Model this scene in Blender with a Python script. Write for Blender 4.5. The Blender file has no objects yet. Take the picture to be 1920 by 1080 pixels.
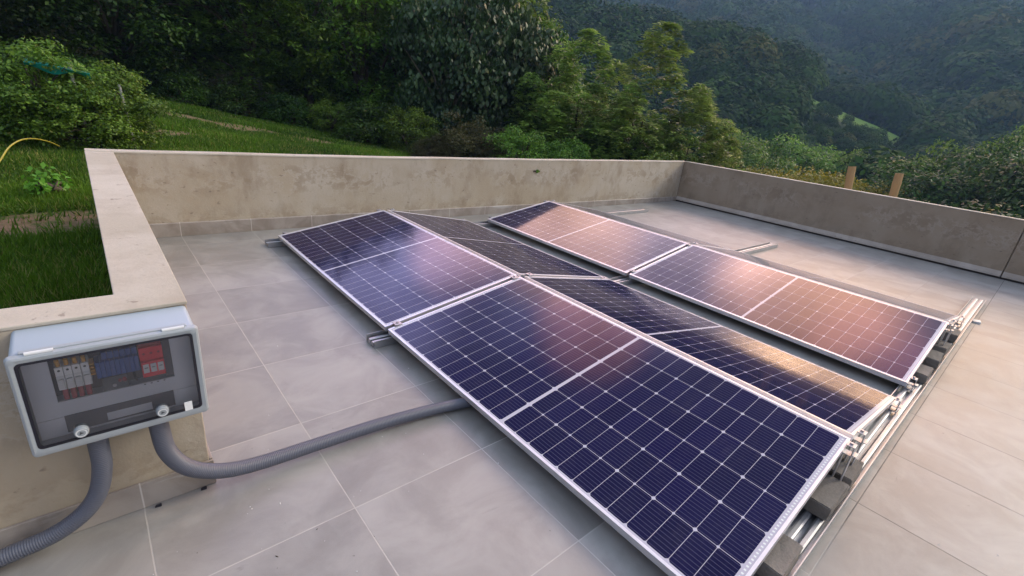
import bpy, math, random
import numpy as np
from mathutils import Vector, Matrix
R = math.radians
scn = bpy.context.scene
COL = scn.collection
random.seed(7)

# ------------------------------------------------------------------ camera
CAM = Vector((-.7267, -2.3964, 1.4749))
cd = bpy.data.cameras.new('camera'); cam = bpy.data.objects.new('camera', cd); COL.objects.link(cam)
cam.location = CAM; cam.rotation_euler = (1.2046, -.1088, -.7068)
cd.sensor_width = 36; cd.lens = 36 * 889.26 / 1920; cd.clip_start = .02; cd.clip_end = 3000
scn.camera = cam

# ------------------------------------------------------------------ light
SUN_AZ, SUN_EL = 112, 31        # azimuth from +Y towards +X
w = bpy.data.worlds.new('World'); scn.world = w; w.use_nodes = True
nt = w.node_tree; N = nt.nodes; LK = nt.links.new
for n in list(N): N.remove(n)
def nd(tree, typ, **kw):
    n = tree.nodes.new(typ)
    for k, v in kw.items(): setattr(n, k, v)
    return n
def ramp(tree, stops, interp='LINEAR'):
    n = tree.nodes.new('ShaderNodeValToRGB'); e = n.color_ramp.elements; n.color_ramp.interpolation = interp
    while len(e) < len(stops): e.new(.5)
    for i, (p, c) in enumerate(stops):
        e[i].position = p; e[i].color = (*c, 1) if len(c) == 3 else c
    return n
out = nd(nt, 'ShaderNodeOutputWorld'); bg = nd(nt, 'ShaderNodeBackground'); bg.inputs['Strength'].default_value = .1
sky = nd(nt, 'ShaderNodeTexSky', sky_type='NISHITA', sun_disc=False)
sky.sun_elevation = R(SUN_EL); sky.sun_rotation = R(SUN_AZ); sky.altitude = 300; sky.dust_density = 2.0; sky.air_density = 1.0
tc = nd(nt, 'ShaderNodeTexCoord'); sep = nd(nt, 'ShaderNodeSeparateXYZ'); LK(tc.outputs['Generated'], sep.inputs[0])
elr = ramp(nt, [(0, (.70, .55, .42)), (.20, (1.0, .82, .66)), (.36, (.98, .90, .90)), (.50, (.78, .80, 1.0)), (.68, (.60, .66, .95)), (.85, (.74, .84, 1.04)), (1, (.80, .93, 1.10))])
LK(sep.outputs['Z'], elr.inputs[0])
def vscale(c, k):
    n = nd(nt, 'ShaderNodeVectorMath', operation='SCALE'); LK(c, n.inputs[0]); n.inputs['Scale'].default_value = k; return n.outputs[0]
def vmul(c, f):
    n = nd(nt, 'ShaderNodeVectorMath', operation='SCALE'); LK(c, n.inputs[0]); LK(f, n.inputs['Scale']); return n.outputs[0]
def vadd(a, b):
    n = nd(nt, 'ShaderNodeVectorMath', operation='ADD'); LK(a, n.inputs[0]); LK(b, n.inputs[1]); return n.outputs[0]
cn = nd(nt, 'ShaderNodeTexNoise'); cn.inputs['Scale'].default_value = 4.5; cn.inputs['Detail'].default_value = 6; cn.inputs['Roughness'].default_value = .55
cmap = nd(nt, 'ShaderNodeMapping'); cmap.inputs['Scale'].default_value = (1, 1, 1.8); cmap.inputs['Location'].default_value = (.35, .2, .1)
LK(tc.outputs['Generated'], cmap.inputs[0]); LK(cmap.outputs[0], cn.inputs['Vector'])
cr = ramp(nt, [(.30, (.45,) * 3), (.70, (1.35,) * 3)]); LK(cn.outputs['Fac'], cr.inputs[0])
total = vadd(vscale(sky.outputs[0], .22), vscale(vmul(elr.outputs[0], cr.outputs[0]), 7.6))
# sunset clouds: azimuth, elevation, angular size, colour
for az_, el_, wd_, col_ in ((73, 34, 6.5, (68, 31, 14)), (43, 27, 7, (50, 25, 12.5)), (58, 30, 9, (27, 20, 24)), (46, 39, 5, (36, 14, 11)), (85, 17.5, 10, (84, 47, 20)), (81, 39, 4, (32, 12, 12)), (28, 28, 4, (38, 20, 20)), (16, 29, 8, (20, 19, 38)), (36, 33, 7, (6, 6, 12)), (70, 24, 12, (12, 8, 7)), (130, 26, 26, (14, 12, 9.5))):
    dv = nd(nt, 'ShaderNodeVectorMath', operation='DOT_PRODUCT'); LK(tc.outputs['Generated'], dv.inputs[0])
    dv.inputs[1].default_value = (math.sin(R(az_)) * math.cos(R(el_)), math.cos(R(az_)) * math.cos(R(el_)), math.sin(R(el_)))
    mr = nd(nt, 'ShaderNodeMapRange', interpolation_type='SMOOTHERSTEP'); LK(dv.outputs['Value'], mr.inputs[0])
    mr.inputs[1].default_value = math.cos(R(wd_ * 1.7)); mr.inputs[2].default_value = math.cos(R(wd_ * .3))
    f = nd(nt, 'ShaderNodeMath', operation='MULTIPLY'); LK(mr.outputs[0], f.inputs[0]); LK(cr.outputs[0], f.inputs[1])
    cc = nd(nt, 'ShaderNodeRGB'); cc.outputs[0].default_value = (*col_, 1)
    total = vadd(total, vmul(cc.outputs[0], f.outputs[0]))
LK(total, bg.inputs['Color'])
LK(bg.outputs[0], out.inputs['Surface'])

ld = bpy.data.lights.new('sun', 'SUN'); ld.energy = 1.5; ld.angle = R(16); ld.color = (1, .90, .72)
sun = bpy.data.objects.new('sun', ld); COL.objects.link(sun)
sv = Vector((math.sin(R(SUN_AZ)) * math.cos(R(SUN_EL)), math.cos(R(SUN_AZ)) * math.cos(R(SUN_EL)), math.sin(R(SUN_EL))))
sun.rotation_euler = sv.to_track_quat('Z', 'Y').to_euler(); sun.location = (20, -10, 20)

vs = scn.view_settings; vs.view_transform = 'Standard'; vs.look = 'None'; vs.gamma = 1; vs.use_curve_mapping = False; vs.exposure = 0.30
scn.render.engine = 'CYCLES'; cy = scn.cycles
cy.max_bounces = 7; cy.diffuse_bounces = 2; cy.glossy_bounces = 4; cy.transmission_bounces = 4; cy.transparent_max_bounces = 12; cy.volume_bounces = 1
cy.caustics_reflective = False; cy.caustics_refractive = False; cy.sample_clamp_indirect = 6
try:
    cy.use_denoising = True; cy.denoiser = 'OPENIMAGEDENOISE'
except Exception: pass

# ------------------------------------------------------------------ materials
def mat(name, col=(.5, .5, .5), rough=.6, metal=0, spec=.5):
    m = bpy.data.materials.new(name); m.use_nodes = True
    b = m.node_tree.nodes['Principled BSDF']
    b.inputs['Base Color'].default_value = (*col, 1); b.inputs['Roughness'].default_value = rough
    b.inputs['Metallic'].default_value = metal; b.inputs['Specular IOR Level'].default_value = spec
    return m
def bsdf(m): return m.node_tree.nodes['Principled BSDF']
def mth(t, op, a, b=None, c=None, clamp=False):
    n = t.nodes.new('ShaderNodeMath'); n.operation = op; n.use_clamp = clamp
    for i, v in enumerate((a, b, c)):
        if v is None: continue
        if hasattr(v, 'is_linked') or hasattr(v, 'links'): t.links.new(v, n.inputs[i])
        else: n.inputs[i].default_value = v
    return n.outputs[0]
def mixc(t, f, a, b, mode='MIX'):
    n = t.nodes.new('ShaderNodeMix'); n.data_type = 'RGBA'; n.blend_type = mode
    for i, v in ((0, f), (6, a), (7, b)):
        if hasattr(v, 'links'): t.links.new(v, n.inputs[i])
        elif i == 0: n.inputs[0].default_value = v
        else: n.inputs[i].default_value = (*v, 1)
    return n.outputs[2]
def noise(t, vec, scale, detail=4, rough=.55, dist=0):
    n = t.nodes.new('ShaderNodeTexNoise'); n.inputs['Scale'].default_value = scale; n.inputs['Detail'].default_value = detail
    n.inputs['Roughness'].default_value = rough; n.inputs['Distortion'].default_value = dist
    if vec is not None: t.links.new(vec, n.inputs['Vector'])
    return n.outputs['Fac']
def sstep(t, v, lo, hi):
    n = t.nodes.new('ShaderNodeMapRange'); n.interpolation_type = 'SMOOTHSTEP'
    t.links.new(v, n.inputs[0]); n.inputs[1].default_value = lo; n.inputs[2].default_value = hi
    return n.outputs[0]
def bump(m, h, strength=.3, dist=.01):
    t = m.node_tree; n = t.nodes.new('ShaderNodeBump'); n.inputs['Strength'].default_value = strength; n.inputs['Distance'].default_value = dist
    t.links.new(h, n.inputs['Height']); t.links.new(n.outputs[0], bsdf(m).inputs['Normal'])
def objco(t): return t.nodes.new('ShaderNodeTexCoord').outputs['Object']
def mapped(t, v, s): 
    n = t.nodes.new('ShaderNodeMapping'); n.inputs['Scale'].default_value = s; t.links.new(v, n.inputs[0]); return n.outputs[0]

def tile_mat():
    m = mat('porcelain_tile', rough=.45); t = m.node_tree; b = bsdf(m); v = objco(t)
    s = t.nodes.new('ShaderNodeSeparateXYZ'); t.links.new(v, s.inputs[0]); X, Y = s.outputs[0], s.outputs[1]
    px = mth(t, 'DIVIDE', mth(t, 'ADD', X, .1634 + 12), .6); py = mth(t, 'DIVIDE', mth(t, 'SUBTRACT', Y, 1.334 - 12), .6)
    fx = mth(t, 'FRACT', px); fy = mth(t, 'FRACT', py)
    dx = mth(t, 'MULTIPLY', mth(t, 'MINIMUM', fx, mth(t, 'SUBTRACT', 1, fx)), .6)
    dy = mth(t, 'MULTIPLY', mth(t, 'MINIMUM', fy, mth(t, 'SUBTRACT', 1, fy)), .6)
    wob = mth(t, 'MULTIPLY', mth(t, 'SUBTRACT', noise(t, v, 25, 3), .5), .0022)
    dd = mth(t, 'ADD', mth(t, 'MINIMUM', dx, dy), wob)
    line = mth(t, 'SUBTRACT', 1, sstep(t, dd, .0014, .0030))
    cmb = t.nodes.new('ShaderNodeCombineXYZ'); t.links.new(mth(t, 'FLOOR', px), cmb.inputs[0]); t.links.new(mth(t, 'FLOOR', py), cmb.inputs[1])
    wn = t.nodes.new('ShaderNodeTexWhiteNoise'); wn.noise_dimensions = '3D'; t.links.new(cmb.outputs[0], wn.inputs[0])
    off = t.nodes.new('ShaderNodeVectorMath'); off.operation = 'MULTIPLY_ADD'; t.links.new(wn.outputs['Color'], off.inputs[0]); off.inputs[1].default_value = (9, 9, 9); t.links.new(v, off.inputs[2])
    n1 = noise(t, off.outputs[0], 3.2, 6, .6, .6); n2 = noise(t, mapped(t, off.outputs[0], (2.2, 7, 1)), 2.0, 5, .6); n3 = noise(t, v, 160, 3, .6)
    c = mixc(t, sstep(t, n1, .32, .68), (.215, .210, .198), (.318, .314, .298))
    c = mixc(t, mth(t, 'MULTIPLY', sstep(t, n2, .5, .75), .35), c, (.27, .262, .258))
    c = mixc(t, mth(t, 'MULTIPLY', n3, .22), c, (.37, .36, .345))
    tone = mth(t, 'ADD', .9, mth(t, 'MULTIPLY', wn.outputs['Value'], .2))
    c = mixc(t, 1.0, c, (1, 1, 1), 'MULTIPLY') if False else c
    hs = t.nodes.new('ShaderNodeHueSaturation'); t.links.new(c, hs.inputs['Color']); t.links.new(tone, hs.inputs['Value']); c = hs.outputs[0]
    # dust, drip marks and small dark stains
    st = noise(t, v, 1.1, 7, .66, 1.0)
    c = mixc(t, mth(t, 'MULTIPLY', sstep(t, st, .50, .72), .34), c, (.185, .168, .150))
    sp = noise(t, v, 38, 2, .4)
    c = mixc(t, mth(t, 'MULTIPLY', sstep(t, sp, .765, .80), .6), c, (.07, .06, .055))
    sm = noise(t, mapped(t, v, (1.5, 6, 1)), 3.6, 6, .7, .8)
    c = mixc(t, mth(t, 'MULTIPLY', sstep(t, sm, .65, .75), .45), c, (.13, .12, .12))
    # grout: pale, turning darker to the near right of the panels
    dark_grout = mth(t, 'MULTIPLY', sstep(t, X, .9, 1.6), mth(t, 'SUBTRACT', 1, sstep(t, Y, -2.2, -1.2)))
    g = mixc(t, dark_grout, mixc(t, noise(t, v, 6, 4), (.38, .365, .34), (.54, .525, .50)), (.10, .092, .088))
    line = mth(t, 'MULTIPLY', line, mth(t, 'ADD', .68, mth(t, 'MULTIPLY', sstep(t, noise(t, v, 2.3, 5, .65), .38, .58), .32))); c = mixc(t, line, c, g)
    t.links.new(c, b.inputs['Base Color'])
    rr = mth(t, 'ADD', mth(t, 'ADD', .36, mth(t, 'MULTIPLY', n1, .18)), mth(t, 'MULTIPLY', line, .3)); t.links.new(rr, b.inputs['Roughness'])
    h = mth(t, 'ADD', mth(t, 'MULTIPLY', line, -1), mth(t, 'MULTIPLY', n3, .18)); bump(m, h, .35, .002)
    return m

def plaster_mat(name, base=(.41, .345, .255), dark=(.235, .178, .118), pale=(.48, .435, .365), stain=.8, zoff=0):
    m = mat(name, rough=.85, spec=.3); t = m.node_tree; b = bsdf(m); v = objco(t)
    n1 = noise(t, v, 1.3, 7, .62, .4); n2 = noise(t, mapped(t, v, (1, 1, 1.25)), 4.6, 9, .72, .3); n3 = noise(t, v, 55, 5, .6); n4 = noise(t, v, .8, 3, .5)
    c = mixc(t, sstep(t, n1, .35, .66), base, pale)
    c = mixc(t, mth(t, 'MULTIPLY', sstep(t, noise(t, mapped(t, v, (1.5, 1.5, .75)), 2.0, 8, .68), .47, .68), .7 * stain), c, dark)
    s = t.nodes.new('ShaderNodeSeparateXYZ'); t.links.new(v, s.inputs[0]); Z = s.outputs[2]
    # peeling / damp patches in a ragged band at mid height and along the foot
    band = mth(t, 'MULTIPLY', sstep(t, Z, .30, .46), mth(t, 'SUBTRACT', 1, sstep(t, Z, .60, .72)))
    patch = mth(t, 'MULTIPLY', mth(t, 'MULTIPLY', sstep(t, n2, .45, .60), sstep(t, n4, .32, .50)), band)
    c = mixc(t, mth(t, 'MULTIPLY', patch, .55 * stain), c, dark)
    rim = mth(t, 'MULTIPLY', mth(t, 'MULTIPLY', sstep(t, n2, .455, .485), mth(t, 'SUBTRACT', 1, sstep(t, n2, .50, .52))), mth(t, 'MULTIPLY', band, sstep(t, n4, .36, .5)))
    c = mixc(t, mth(t, 'MULTIPLY', rim, .28 * stain), c, (.64, .61, .58))
    foot = mth(t, 'MULTIPLY', mth(t, 'SUBTRACT', 1, sstep(t, Z, .14, .30)), sstep(t, n2, .46, .56))
    c = mixc(t, mth(t, 'MULTIPLY', foot, .5 * stain), c, dark)
    pit = noise(t, mapped(t, v, (1, 1, 1.8)), 14, 4, .6)
    c = mixc(t, mth(t, 'MULTIPLY', sstep(t, pit, .64, .70), .6), c, (.15, .115, .09))
    c = mixc(t, mth(t, 'MULTIPLY', n3, .18), c, pale)
    t.links.new(c, b.inputs['Base Color'])
    bump(m, mth(t, 'ADD', n3, mth(t, 'MULTIPLY', n2, .7)), .35, .006)
    return m

def skirt_mat():
    m = mat('skirting_tile', rough=.5); t = m.node_tree; b = bsdf(m); v = objco(t)
    s = t.nodes.new('ShaderNodeSeparateXYZ'); t.links.new(v, s.inputs[0])
    p = mth(t, 'FRACT', mth(t, 'DIVIDE', mth(t, 'ADD', s.outputs[0], .1634 + 12), .6))
    d = mth(t, 'MULTIPLY', mth(t, 'MINIMUM', p, mth(t, 'SUBTRACT', 1, p)), .6)
    n1 = noise(t, v, 3.5, 6, .62, .6)
    c = mixc(t, sstep(t, n1, .34, .68), (.24, .205, .175), (.37, .335, .305))
    lime = noise(t, mapped(t, v, (1, 1, 5)), 1.6, 5, .6)
    c = mixc(t, mth(t, 'MULTIPLY', sstep(t, lime, .60, .66), .5), c, (.50, .49, .49))
    c = mixc(t, mth(t, 'SUBTRACT', 1, sstep(t, d, .0015, .003)), c, (.56, .53, .5))
    t.links.new(c, b.inputs['Base Color']); bump(m, noise(t, v, 120, 3), .15, .002)
    return m

def cell_mat():
    m = mat('photovoltaic_glass', rough=.085); t = m.node_tree; b = bsdf(m); v = objco(t)
    s = t.nodes.new('ShaderNodeSeparateXYZ'); t.links.new(v, s.inputs[0]); X, Y = s.outputs[0], s.outputs[1]
    PX, PY = .1765, .0886
    ux = mth(t, 'DIVIDE', mth(t, 'ADD', X, PX * 3), PX)
    ay = mth(t, 'SUBTRACT', mth(t, 'ABSOLUTE', Y), .0085)
    uy = mth(t, 'DIVIDE', ay, PY)
    fx = mth(t, 'FRACT', ux); fy = mth(t, 'FRACT', uy)
    dx = mth(t, 'MULTIPLY', mth(t, 'MINIMUM', fx, mth(t, 'SUBTRACT', 1, fx)), PX)
    dy = mth(t, 'MULTIPLY', mth(t, 'MINIMUM', fy, mth(t, 'SUBTRACT', 1, fy)), PY)
    lx = mth(t, 'LESS_THAN', dx, .0011); ly = mth(t, 'LESS_THAN', dy, .0009)
    dia = mth(t, 'LESS_THAN', mth(t, 'ADD', dx, dy), .0105)
    odd = mth(t, 'GREATER_THAN', mth(t, 'FRACT', mth(t, 'MULTIPLY', mth(t, 'ROUND', uy), .5)), .25)
    dia = mth(t, 'MULTIPLY', dia, mth(t, 'SUBTRACT', 1, mth(t, 'MULTIPLY', odd, mth(t, 'GREATER_THAN', mth(t, 'ADD', dx, dy), .0075))))
    w1 = mth(t, 'MAXIMUM', mth(t, 'MAXIMUM', lx, ly), dia)
    cen = mth(t, 'LESS_THAN', mth(t, 'ABSOLUTE', Y), .0085)
    endm = mth(t, 'GREATER_THAN', ay, PY * 12 - .0012)
    side = mth(t, 'GREATER_THAN', mth(t, 'ABSOLUTE', X), PX * 3 - .001)
    white = mth(t, 'MAXIMUM', mth(t, 'MAXIMUM', w1, cen), mth(t, 'MAXIMUM', endm, side))
    bb = mth(t, 'FRACT', mth(t, 'MULTIPLY', fx, 10)); bbl = mth(t, 'LESS_THAN', mth(t, 'ABSOLUTE', mth(t, 'SUBTRACT', bb, .5)), .055)
    cmb = t.nodes.new('ShaderNodeCombineXYZ'); t.links.new(mth(t, 'FLOOR', ux), cmb.inputs[0]); t.links.new(mth(t, 'FLOOR', mth(t, 'DIVIDE', Y, PY)), cmb.inputs[1])
    wn = t.nodes.new('ShaderNodeTexWhiteNoise'); t.links.new(cmb.outputs[0], wn.inputs[0])
    c = mixc(t, wn.outputs['Value'], (.0046, .0029, .034), (.0062, .0038, .046))
    c = mixc(t, mth(t, 'MULTIPLY', bbl, .55), c, (.12, .11, .19))
    # shiny solder dots along the end strip
    ed = mth(t, 'LESS_THAN', mth(t, 'ABSOLUTE', mth(t, 'SUBTRACT', ay, PY * 12 + .011)), .004)
    dots = mth(t, 'MULTIPLY', ed, mth(t, 'LESS_THAN', mth(t, 'ABSOLUTE', mth(t, 'SUBTRACT', bb, .5)), .2))
    c = mixc(t, white, c, (.50, .49, .56)); c = mixc(t, dots, c, (.75, .8, .76))
    dust = noise(t, v, 5, 6, .7); drip = noise(t, mapped(t, v, (1.2, 9, 1)), 3, 5, .6); c = mixc(t, mth(t, 'MULTIPLY', mth(t, 'MULTIPLY', sstep(t, dust, .45, .8), sstep(t, drip, .35, .7)), .05), c, (.4, .36, .33))
    t.links.new(c, b.inputs['Base Color'])
    t.links.new(mth(t, 'ADD', .075, mth(t, 'MULTIPLY', dust, .03)), b.inputs['Roughness'])
    b.inputs['IOR'].default_value = 1.26
    return m

def metal_mat(name, col=(.72, .72, .74), rough=.34, metal=.85):
    m = mat(name, col, rough, metal); t = m.node_tree; v = objco(t)
    n = noise(t, mapped(t, v, (2, 60, 60)), 3, 4); n2 = noise(t, v, 9, 5)
    bs = bsdf(m); t.links.new(mth(t, 'ADD', rough - .08, mth(t, 'MULTIPLY', n, .18)), bs.inputs['Roughness'])
    t.links.new(mixc(t, mth(t, 'MULTIPLY', sstep(t, n2, .5, .7), .35), col, tuple(c * .62 for c in col)), bs.inputs['Base Color'])
    return m
def concrete_mat():
    m = mat('block_concrete', rough=.9, spec=.2); t = m.node_tree; v = objco(t)
    n = noise(t, v, 18, 7, .65); n2 = noise(t, v, 140, 3)
    t.links.new(mixc(t, mth(t, 'MULTIPLY', mth(t, 'ADD', n, n2), .5), (.13, .115, .10), (.33, .30, .27)), bsdf(m).inputs['Base Color'])
    bump(m, mth(t, 'ADD', n, n2), .5, .004); return m
def plastic_mat(name, col, rough=.4, var=.12, spec=.5):
    m = mat(name, col, rough, 0, spec); t = m.node_tree; v = objco(t)
    n = noise(t, v, 14, 5, .6)
    t.links.new(mixc(t, mth(t, 'MULTIPLY', n, var * 2), col, tuple(c * .6 for c in col)), bsdf(m).inputs['Base Color'])
    t.links.new(mth(t, 'ADD', rough - .06, mth(t, 'MULTIPLY', n, .14)), bsdf(m).inputs['Roughness'])
    return m
def clear_mat():
    m = bpy.data.materials.new('smoked_polycarbonate'); m.use_nodes = True; t = m.node_tree
    for n in list(t.nodes): t.nodes.remove(n)
    o = t.nodes.new('ShaderNodeOutputMaterial'); tr = t.nodes.new('ShaderNodeBsdfTransparent'); tr.inputs[0].default_value = (.97, .97, .99, 1)
    g = t.nodes.new('ShaderNodeBsdfGlossy'); g.inputs['Roughness'].default_value = .06
    f = t.nodes.new('ShaderNodeFresnel'); f.inputs[0].default_value = 1.52; x = t.nodes.new('ShaderNodeMixShader')
    t.links.new(f.outputs[0], x.inputs[0]); t.links.new(tr.outputs[0], x.inputs[1]); t.links.new(g.outputs[0], x.inputs[2])
    d = t.nodes.new('ShaderNodeBsdfDiffuse'); d.inputs[0].default_value = (.35, .37, .42, 1); x2 = t.nodes.new('ShaderNodeMixShader'); x2.inputs[0].default_value = .04
    t.links.new(x.outputs[0], x2.inputs[1]); t.links.new(d.outputs[0], x2.inputs[2]); t.links.new(x2.outputs[0], o.inputs[0]); return m
def leaf_mat(name, dark, light, tint=(.2, .13, .04), trans=.36, rough=.5, spec=.35):
    m = bpy.data.materials.new(name); m.use_nodes = True; t = m.node_tree; b = bsdf(m); o = t.nodes['Material Output']
    a = t.nodes.new('ShaderNodeAttribute'); a.attribute_name = 'tint'
    oi = t.nodes.new('ShaderNodeObjectInfo')
    c = mixc(t, a.outputs['Fac'], dark, light)
    c = mixc(t, mth(t, 'MULTIPLY', sstep(t, a.outputs['Fac'], .93, 1.0), .6), c, tint)
    hs = t.nodes.new('ShaderNodeHueSaturation'); t.links.new(c, hs.inputs['Color'])
    t.links.new(mth(t, 'ADD', .485, mth(t, 'MULTIPLY', oi.outputs['Random'], .03)), hs.inputs['Hue'])
    t.links.new(mth(t, 'ADD', .8, mth(t, 'MULTIPLY', oi.outputs['Random'], .4)), hs.inputs['Value']); c = hs.outputs[0]
    t.links.new(c, b.inputs['Base Color']); b.inputs['Roughness'].default_value = rough; b.inputs['Specular IOR Level'].default_value = spec
    tl = t.nodes.new('ShaderNodeBsdfTranslucent'); t.links.new(c, tl.inputs[0])
    x = t.nodes.new('ShaderNodeMixShader'); x.inputs[0].default_value = trans
    t.links.new(b.outputs[0], x.inputs[1]); t.links.new(tl.outputs[0], x.inputs[2]); t.links.new(x.outputs[0], o.inputs[0]); return m
def bark_mat(name, a, bcol):
    m = mat(name, a, .9, 0, .2); t = m.node_tree; v = objco(t)
    t.links.new(mixc(t, noise(t, mapped(t, v, (6, 6, 1.2)), 3, 6, .65), a, bcol), bsdf(m).inputs['Base Color']); bump(m, noise(t, mapped(t, v, (9, 9, 1.5)), 4, 6), .5, .02); return m

M = dict(
    tile=tile_mat(), skirt=skirt_mat(), cell=cell_mat(),
    plaster=plaster_mat('stained_plaster'), plaster_right=plaster_mat('shaded_plaster', (.30, .242, .178), (.175, .135, .095), (.35, .295, .23), .6),  # right wall: same plaster, its shade mixed into the darker colours
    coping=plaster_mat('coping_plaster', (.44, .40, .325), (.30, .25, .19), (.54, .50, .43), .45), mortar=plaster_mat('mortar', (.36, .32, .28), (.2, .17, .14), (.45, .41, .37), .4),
    alu=metal_mat('aluminium_rail', (.44, .45, .48), .46, .85), frame=metal_mat('anodised_frame', (.78, .77, .80), .38, .7), steel=metal_mat('clamp_steel', (.44, .44, .47), .48, .8),
    dark=mat('dark_recess', (.035, .03, .028), .9), block=concrete_mat(),
    box=plastic_mat('enclosure_plastic', (.37, .44, .51), .42, .05), rim=plastic_mat('lid_plastic', (.35, .39, .42), .35, .05), gasket=mat('gasket_rubber', (.012, .012, .022), .5),
    clear=clear_mat(), inner=plastic_mat('inner_cover', (.64, .68, .74), .5, .06), recess=mat('recess_black', (.05, .055, .075), .6),
    brk=plastic_mat('breaker_plastic', (.88, .9, .9), .4, .03), brkdark=mat('breaker_dark', (.07, .08, .09), .5), brass=mat('brass_yellow', (.65, .34, .04), .4, .1),
    blue=plastic_mat('blue_plastic', (.02, .09, .34), .4), red=plastic_mat('red_plastic', (.80, .012, .03), .4, .06), darkred=plastic_mat('dark_red_plastic', (.30, .015, .025), .45), white=plastic_mat('white_plastic', (.72, .74, .75), .4, .03),
    conduit=plastic_mat('conduit_plastic', (.105, .115, .15), .36, .08), bamboo=bark_mat('bamboo_cane', (.36, .23, .11), (.52, .36, .19)), cane_cut=mat('cane_cut', (.55, .45, .32), .8),
    hose=plastic_mat('hose_yellow', (.34, .31, .03), .4), tarp=mat('tarp_teal', (.015, .36, .40), .5), pale_pole=mat('pale_pole', (.45, .46, .44), .6),
    bark=bark_mat('bark', (.045, .036, .028), (.13, .11, .085)), pale_bark=bark_mat('pale_bark', (.14, .125, .10), (.27, .25, .21)),
    leaf_dark=leaf_mat('leaf_dark', (.013, .034, .007), (.085, .185, .022)), leaf_mid=leaf_mat('leaf_mid', (.036, .09, .010), (.20, .36, .04)),
    leaf_bright=leaf_mat('leaf_bright', (.060, .125, .015), (.38, .52, .10), (.26, .24, .10), .42, .4), leaf_grey=leaf_mat('leaf_grey', (.016, .044, .015), (.060, .125, .040), (.16, .14, .05), .12, .4),
    leaf_brown=leaf_mat('leaf_brown', (.040, .042, .014), (.125, .120, .042), (.18, .08, .03)), leaf_yellow=leaf_mat('leaf_yellow', (.12, .14, .010), (.42, .41, .028)),
    leaf_far=leaf_mat('leaf_far', (.007, .030, .007), (.056, .135, .018), (.13, .075, .03), .2, .8, .08), grass=leaf_mat('grass_blade', (.028, .072, .004), (.130, .255, .014), (.34, .27, .11), .35, .6),
    fresh=leaf_mat('leaf_fresh', (.08, .22, .014), (.20, .46, .04)),
)

# ------------------------------------------------------------------ helpers
class MB:
    def __init__(s): s.v = []; s.f = []; s.m = []
    def face(s, idx, mi=0): s.f.append(tuple(idx)); s.m.append(mi)
    def box(s, x0, x1, y0, y1, z0, z1, mi=0, mtx=None):
        b = len(s.v)
        P = [(x0, y0, z0), (x1, y0, z0), (x1, y1, z0), (x0, y1, z0), (x0, y0, z1), (x1, y0, z1), (x1, y1, z1), (x0, y1, z1)]
        s.v += [tuple(mtx @ Vector(p)) for p in P] if mtx else P
        for q in ((0, 3, 2, 1), (4, 5, 6, 7), (0, 1, 5, 4), (1, 2, 6, 5), (2, 3, 7, 6), (3, 0, 4, 7)): s.face([b + i for i in q], mi)
    def tube(s, pts, rad, n=12, mi=0, caps=True):
        pts = [Vector(p) for p in pts]; rad = rad if isinstance(rad, (list, tuple)) else [rad] * len(pts)
        b = len(s.v); ref = None
        for i, p in enumerate(pts):
            t = (pts[min(i + 1, len(pts) - 1)] - pts[max(i - 1, 0)]).normalized()
            if ref is None: ref = t.orthogonal().normalized()
            ref = (ref - t * ref.dot(t)).normalized(); w2 = t.cross(ref)
            for k in range(n):
                a = 2 * math.pi * k / n; s.v.append(tuple(p + (ref * math.cos(a) + w2 * math.sin(a)) * rad[i]))
        for i in range(len(pts) - 1):
            for k in range(n): s.face((b + i * n + k, b + i * n + (k + 1) % n, b + (i + 1) * n + (k + 1) % n, b + (i + 1) * n + k), mi)
        if caps:
            s.face([b + k for k in range(n)][::-1], mi); s.face([b + (len(pts) - 1) * n + k for k in range(n)], mi)
    def prism(s, poly, x0, x1, mi=0):     # poly in (y,z), extruded along x
        b = len(s.v); n = len(poly)
        s.v += [(x0, y, z) for y, z in poly] + [(x1, y, z) for y, z in poly]
        for k in range(n): s.face((b + k, b + (k + 1) % n, b + n + (k + 1) % n, b + n + k), mi)
        s.face([b + k for k in range(n)][::-1], mi); s.face([b + n + k for k in range(n)], mi)
    def build(s, name, mats, parent=None, bevel=0, smooth=False, seg=2):
        me = bpy.data.meshes.new(name); me.from_pydata(s.v, [], s.f)
        for x in (mats if isinstance(mats, (list, tuple)) else [mats]): me.materials.append(x)
        me.polygons.foreach_set('material_index', s.m)
        if smooth: me.polygons.foreach_set('use_smooth', [True] * len(s.f))
        me.update(); o = bpy.data.objects.new(name, me); COL.objects.link(o)
        if parent: o.parent = parent
        if bevel:
            md = o.modifiers.new('bevel', 'BEVEL'); md.width = bevel; md.segments = seg; md.limit_method = 'ANGLE'; md.angle_limit = R(40)
        return o
def tag(o, label=None, cat=None, group=None, kind=None):
    for k, x in (('label', label), ('category', cat), ('group', group), ('kind', kind)):
        if x: o[k] = x
    return o
def empty(name, loc=(0, 0, 0), rot=(0, 0, 0)):
    o = bpy.data.objects.new(name, None); COL.objects.link(o); o.location = loc; o.rotation_euler = rot; o.empty_display_size = .1; return o
def copy_tree(o, parent=None):
    c = o.copy(); COL.objects.link(c)
    if parent: c.parent = parent
    for ch in o.children: copy_tree(ch, c)
    return c
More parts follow.
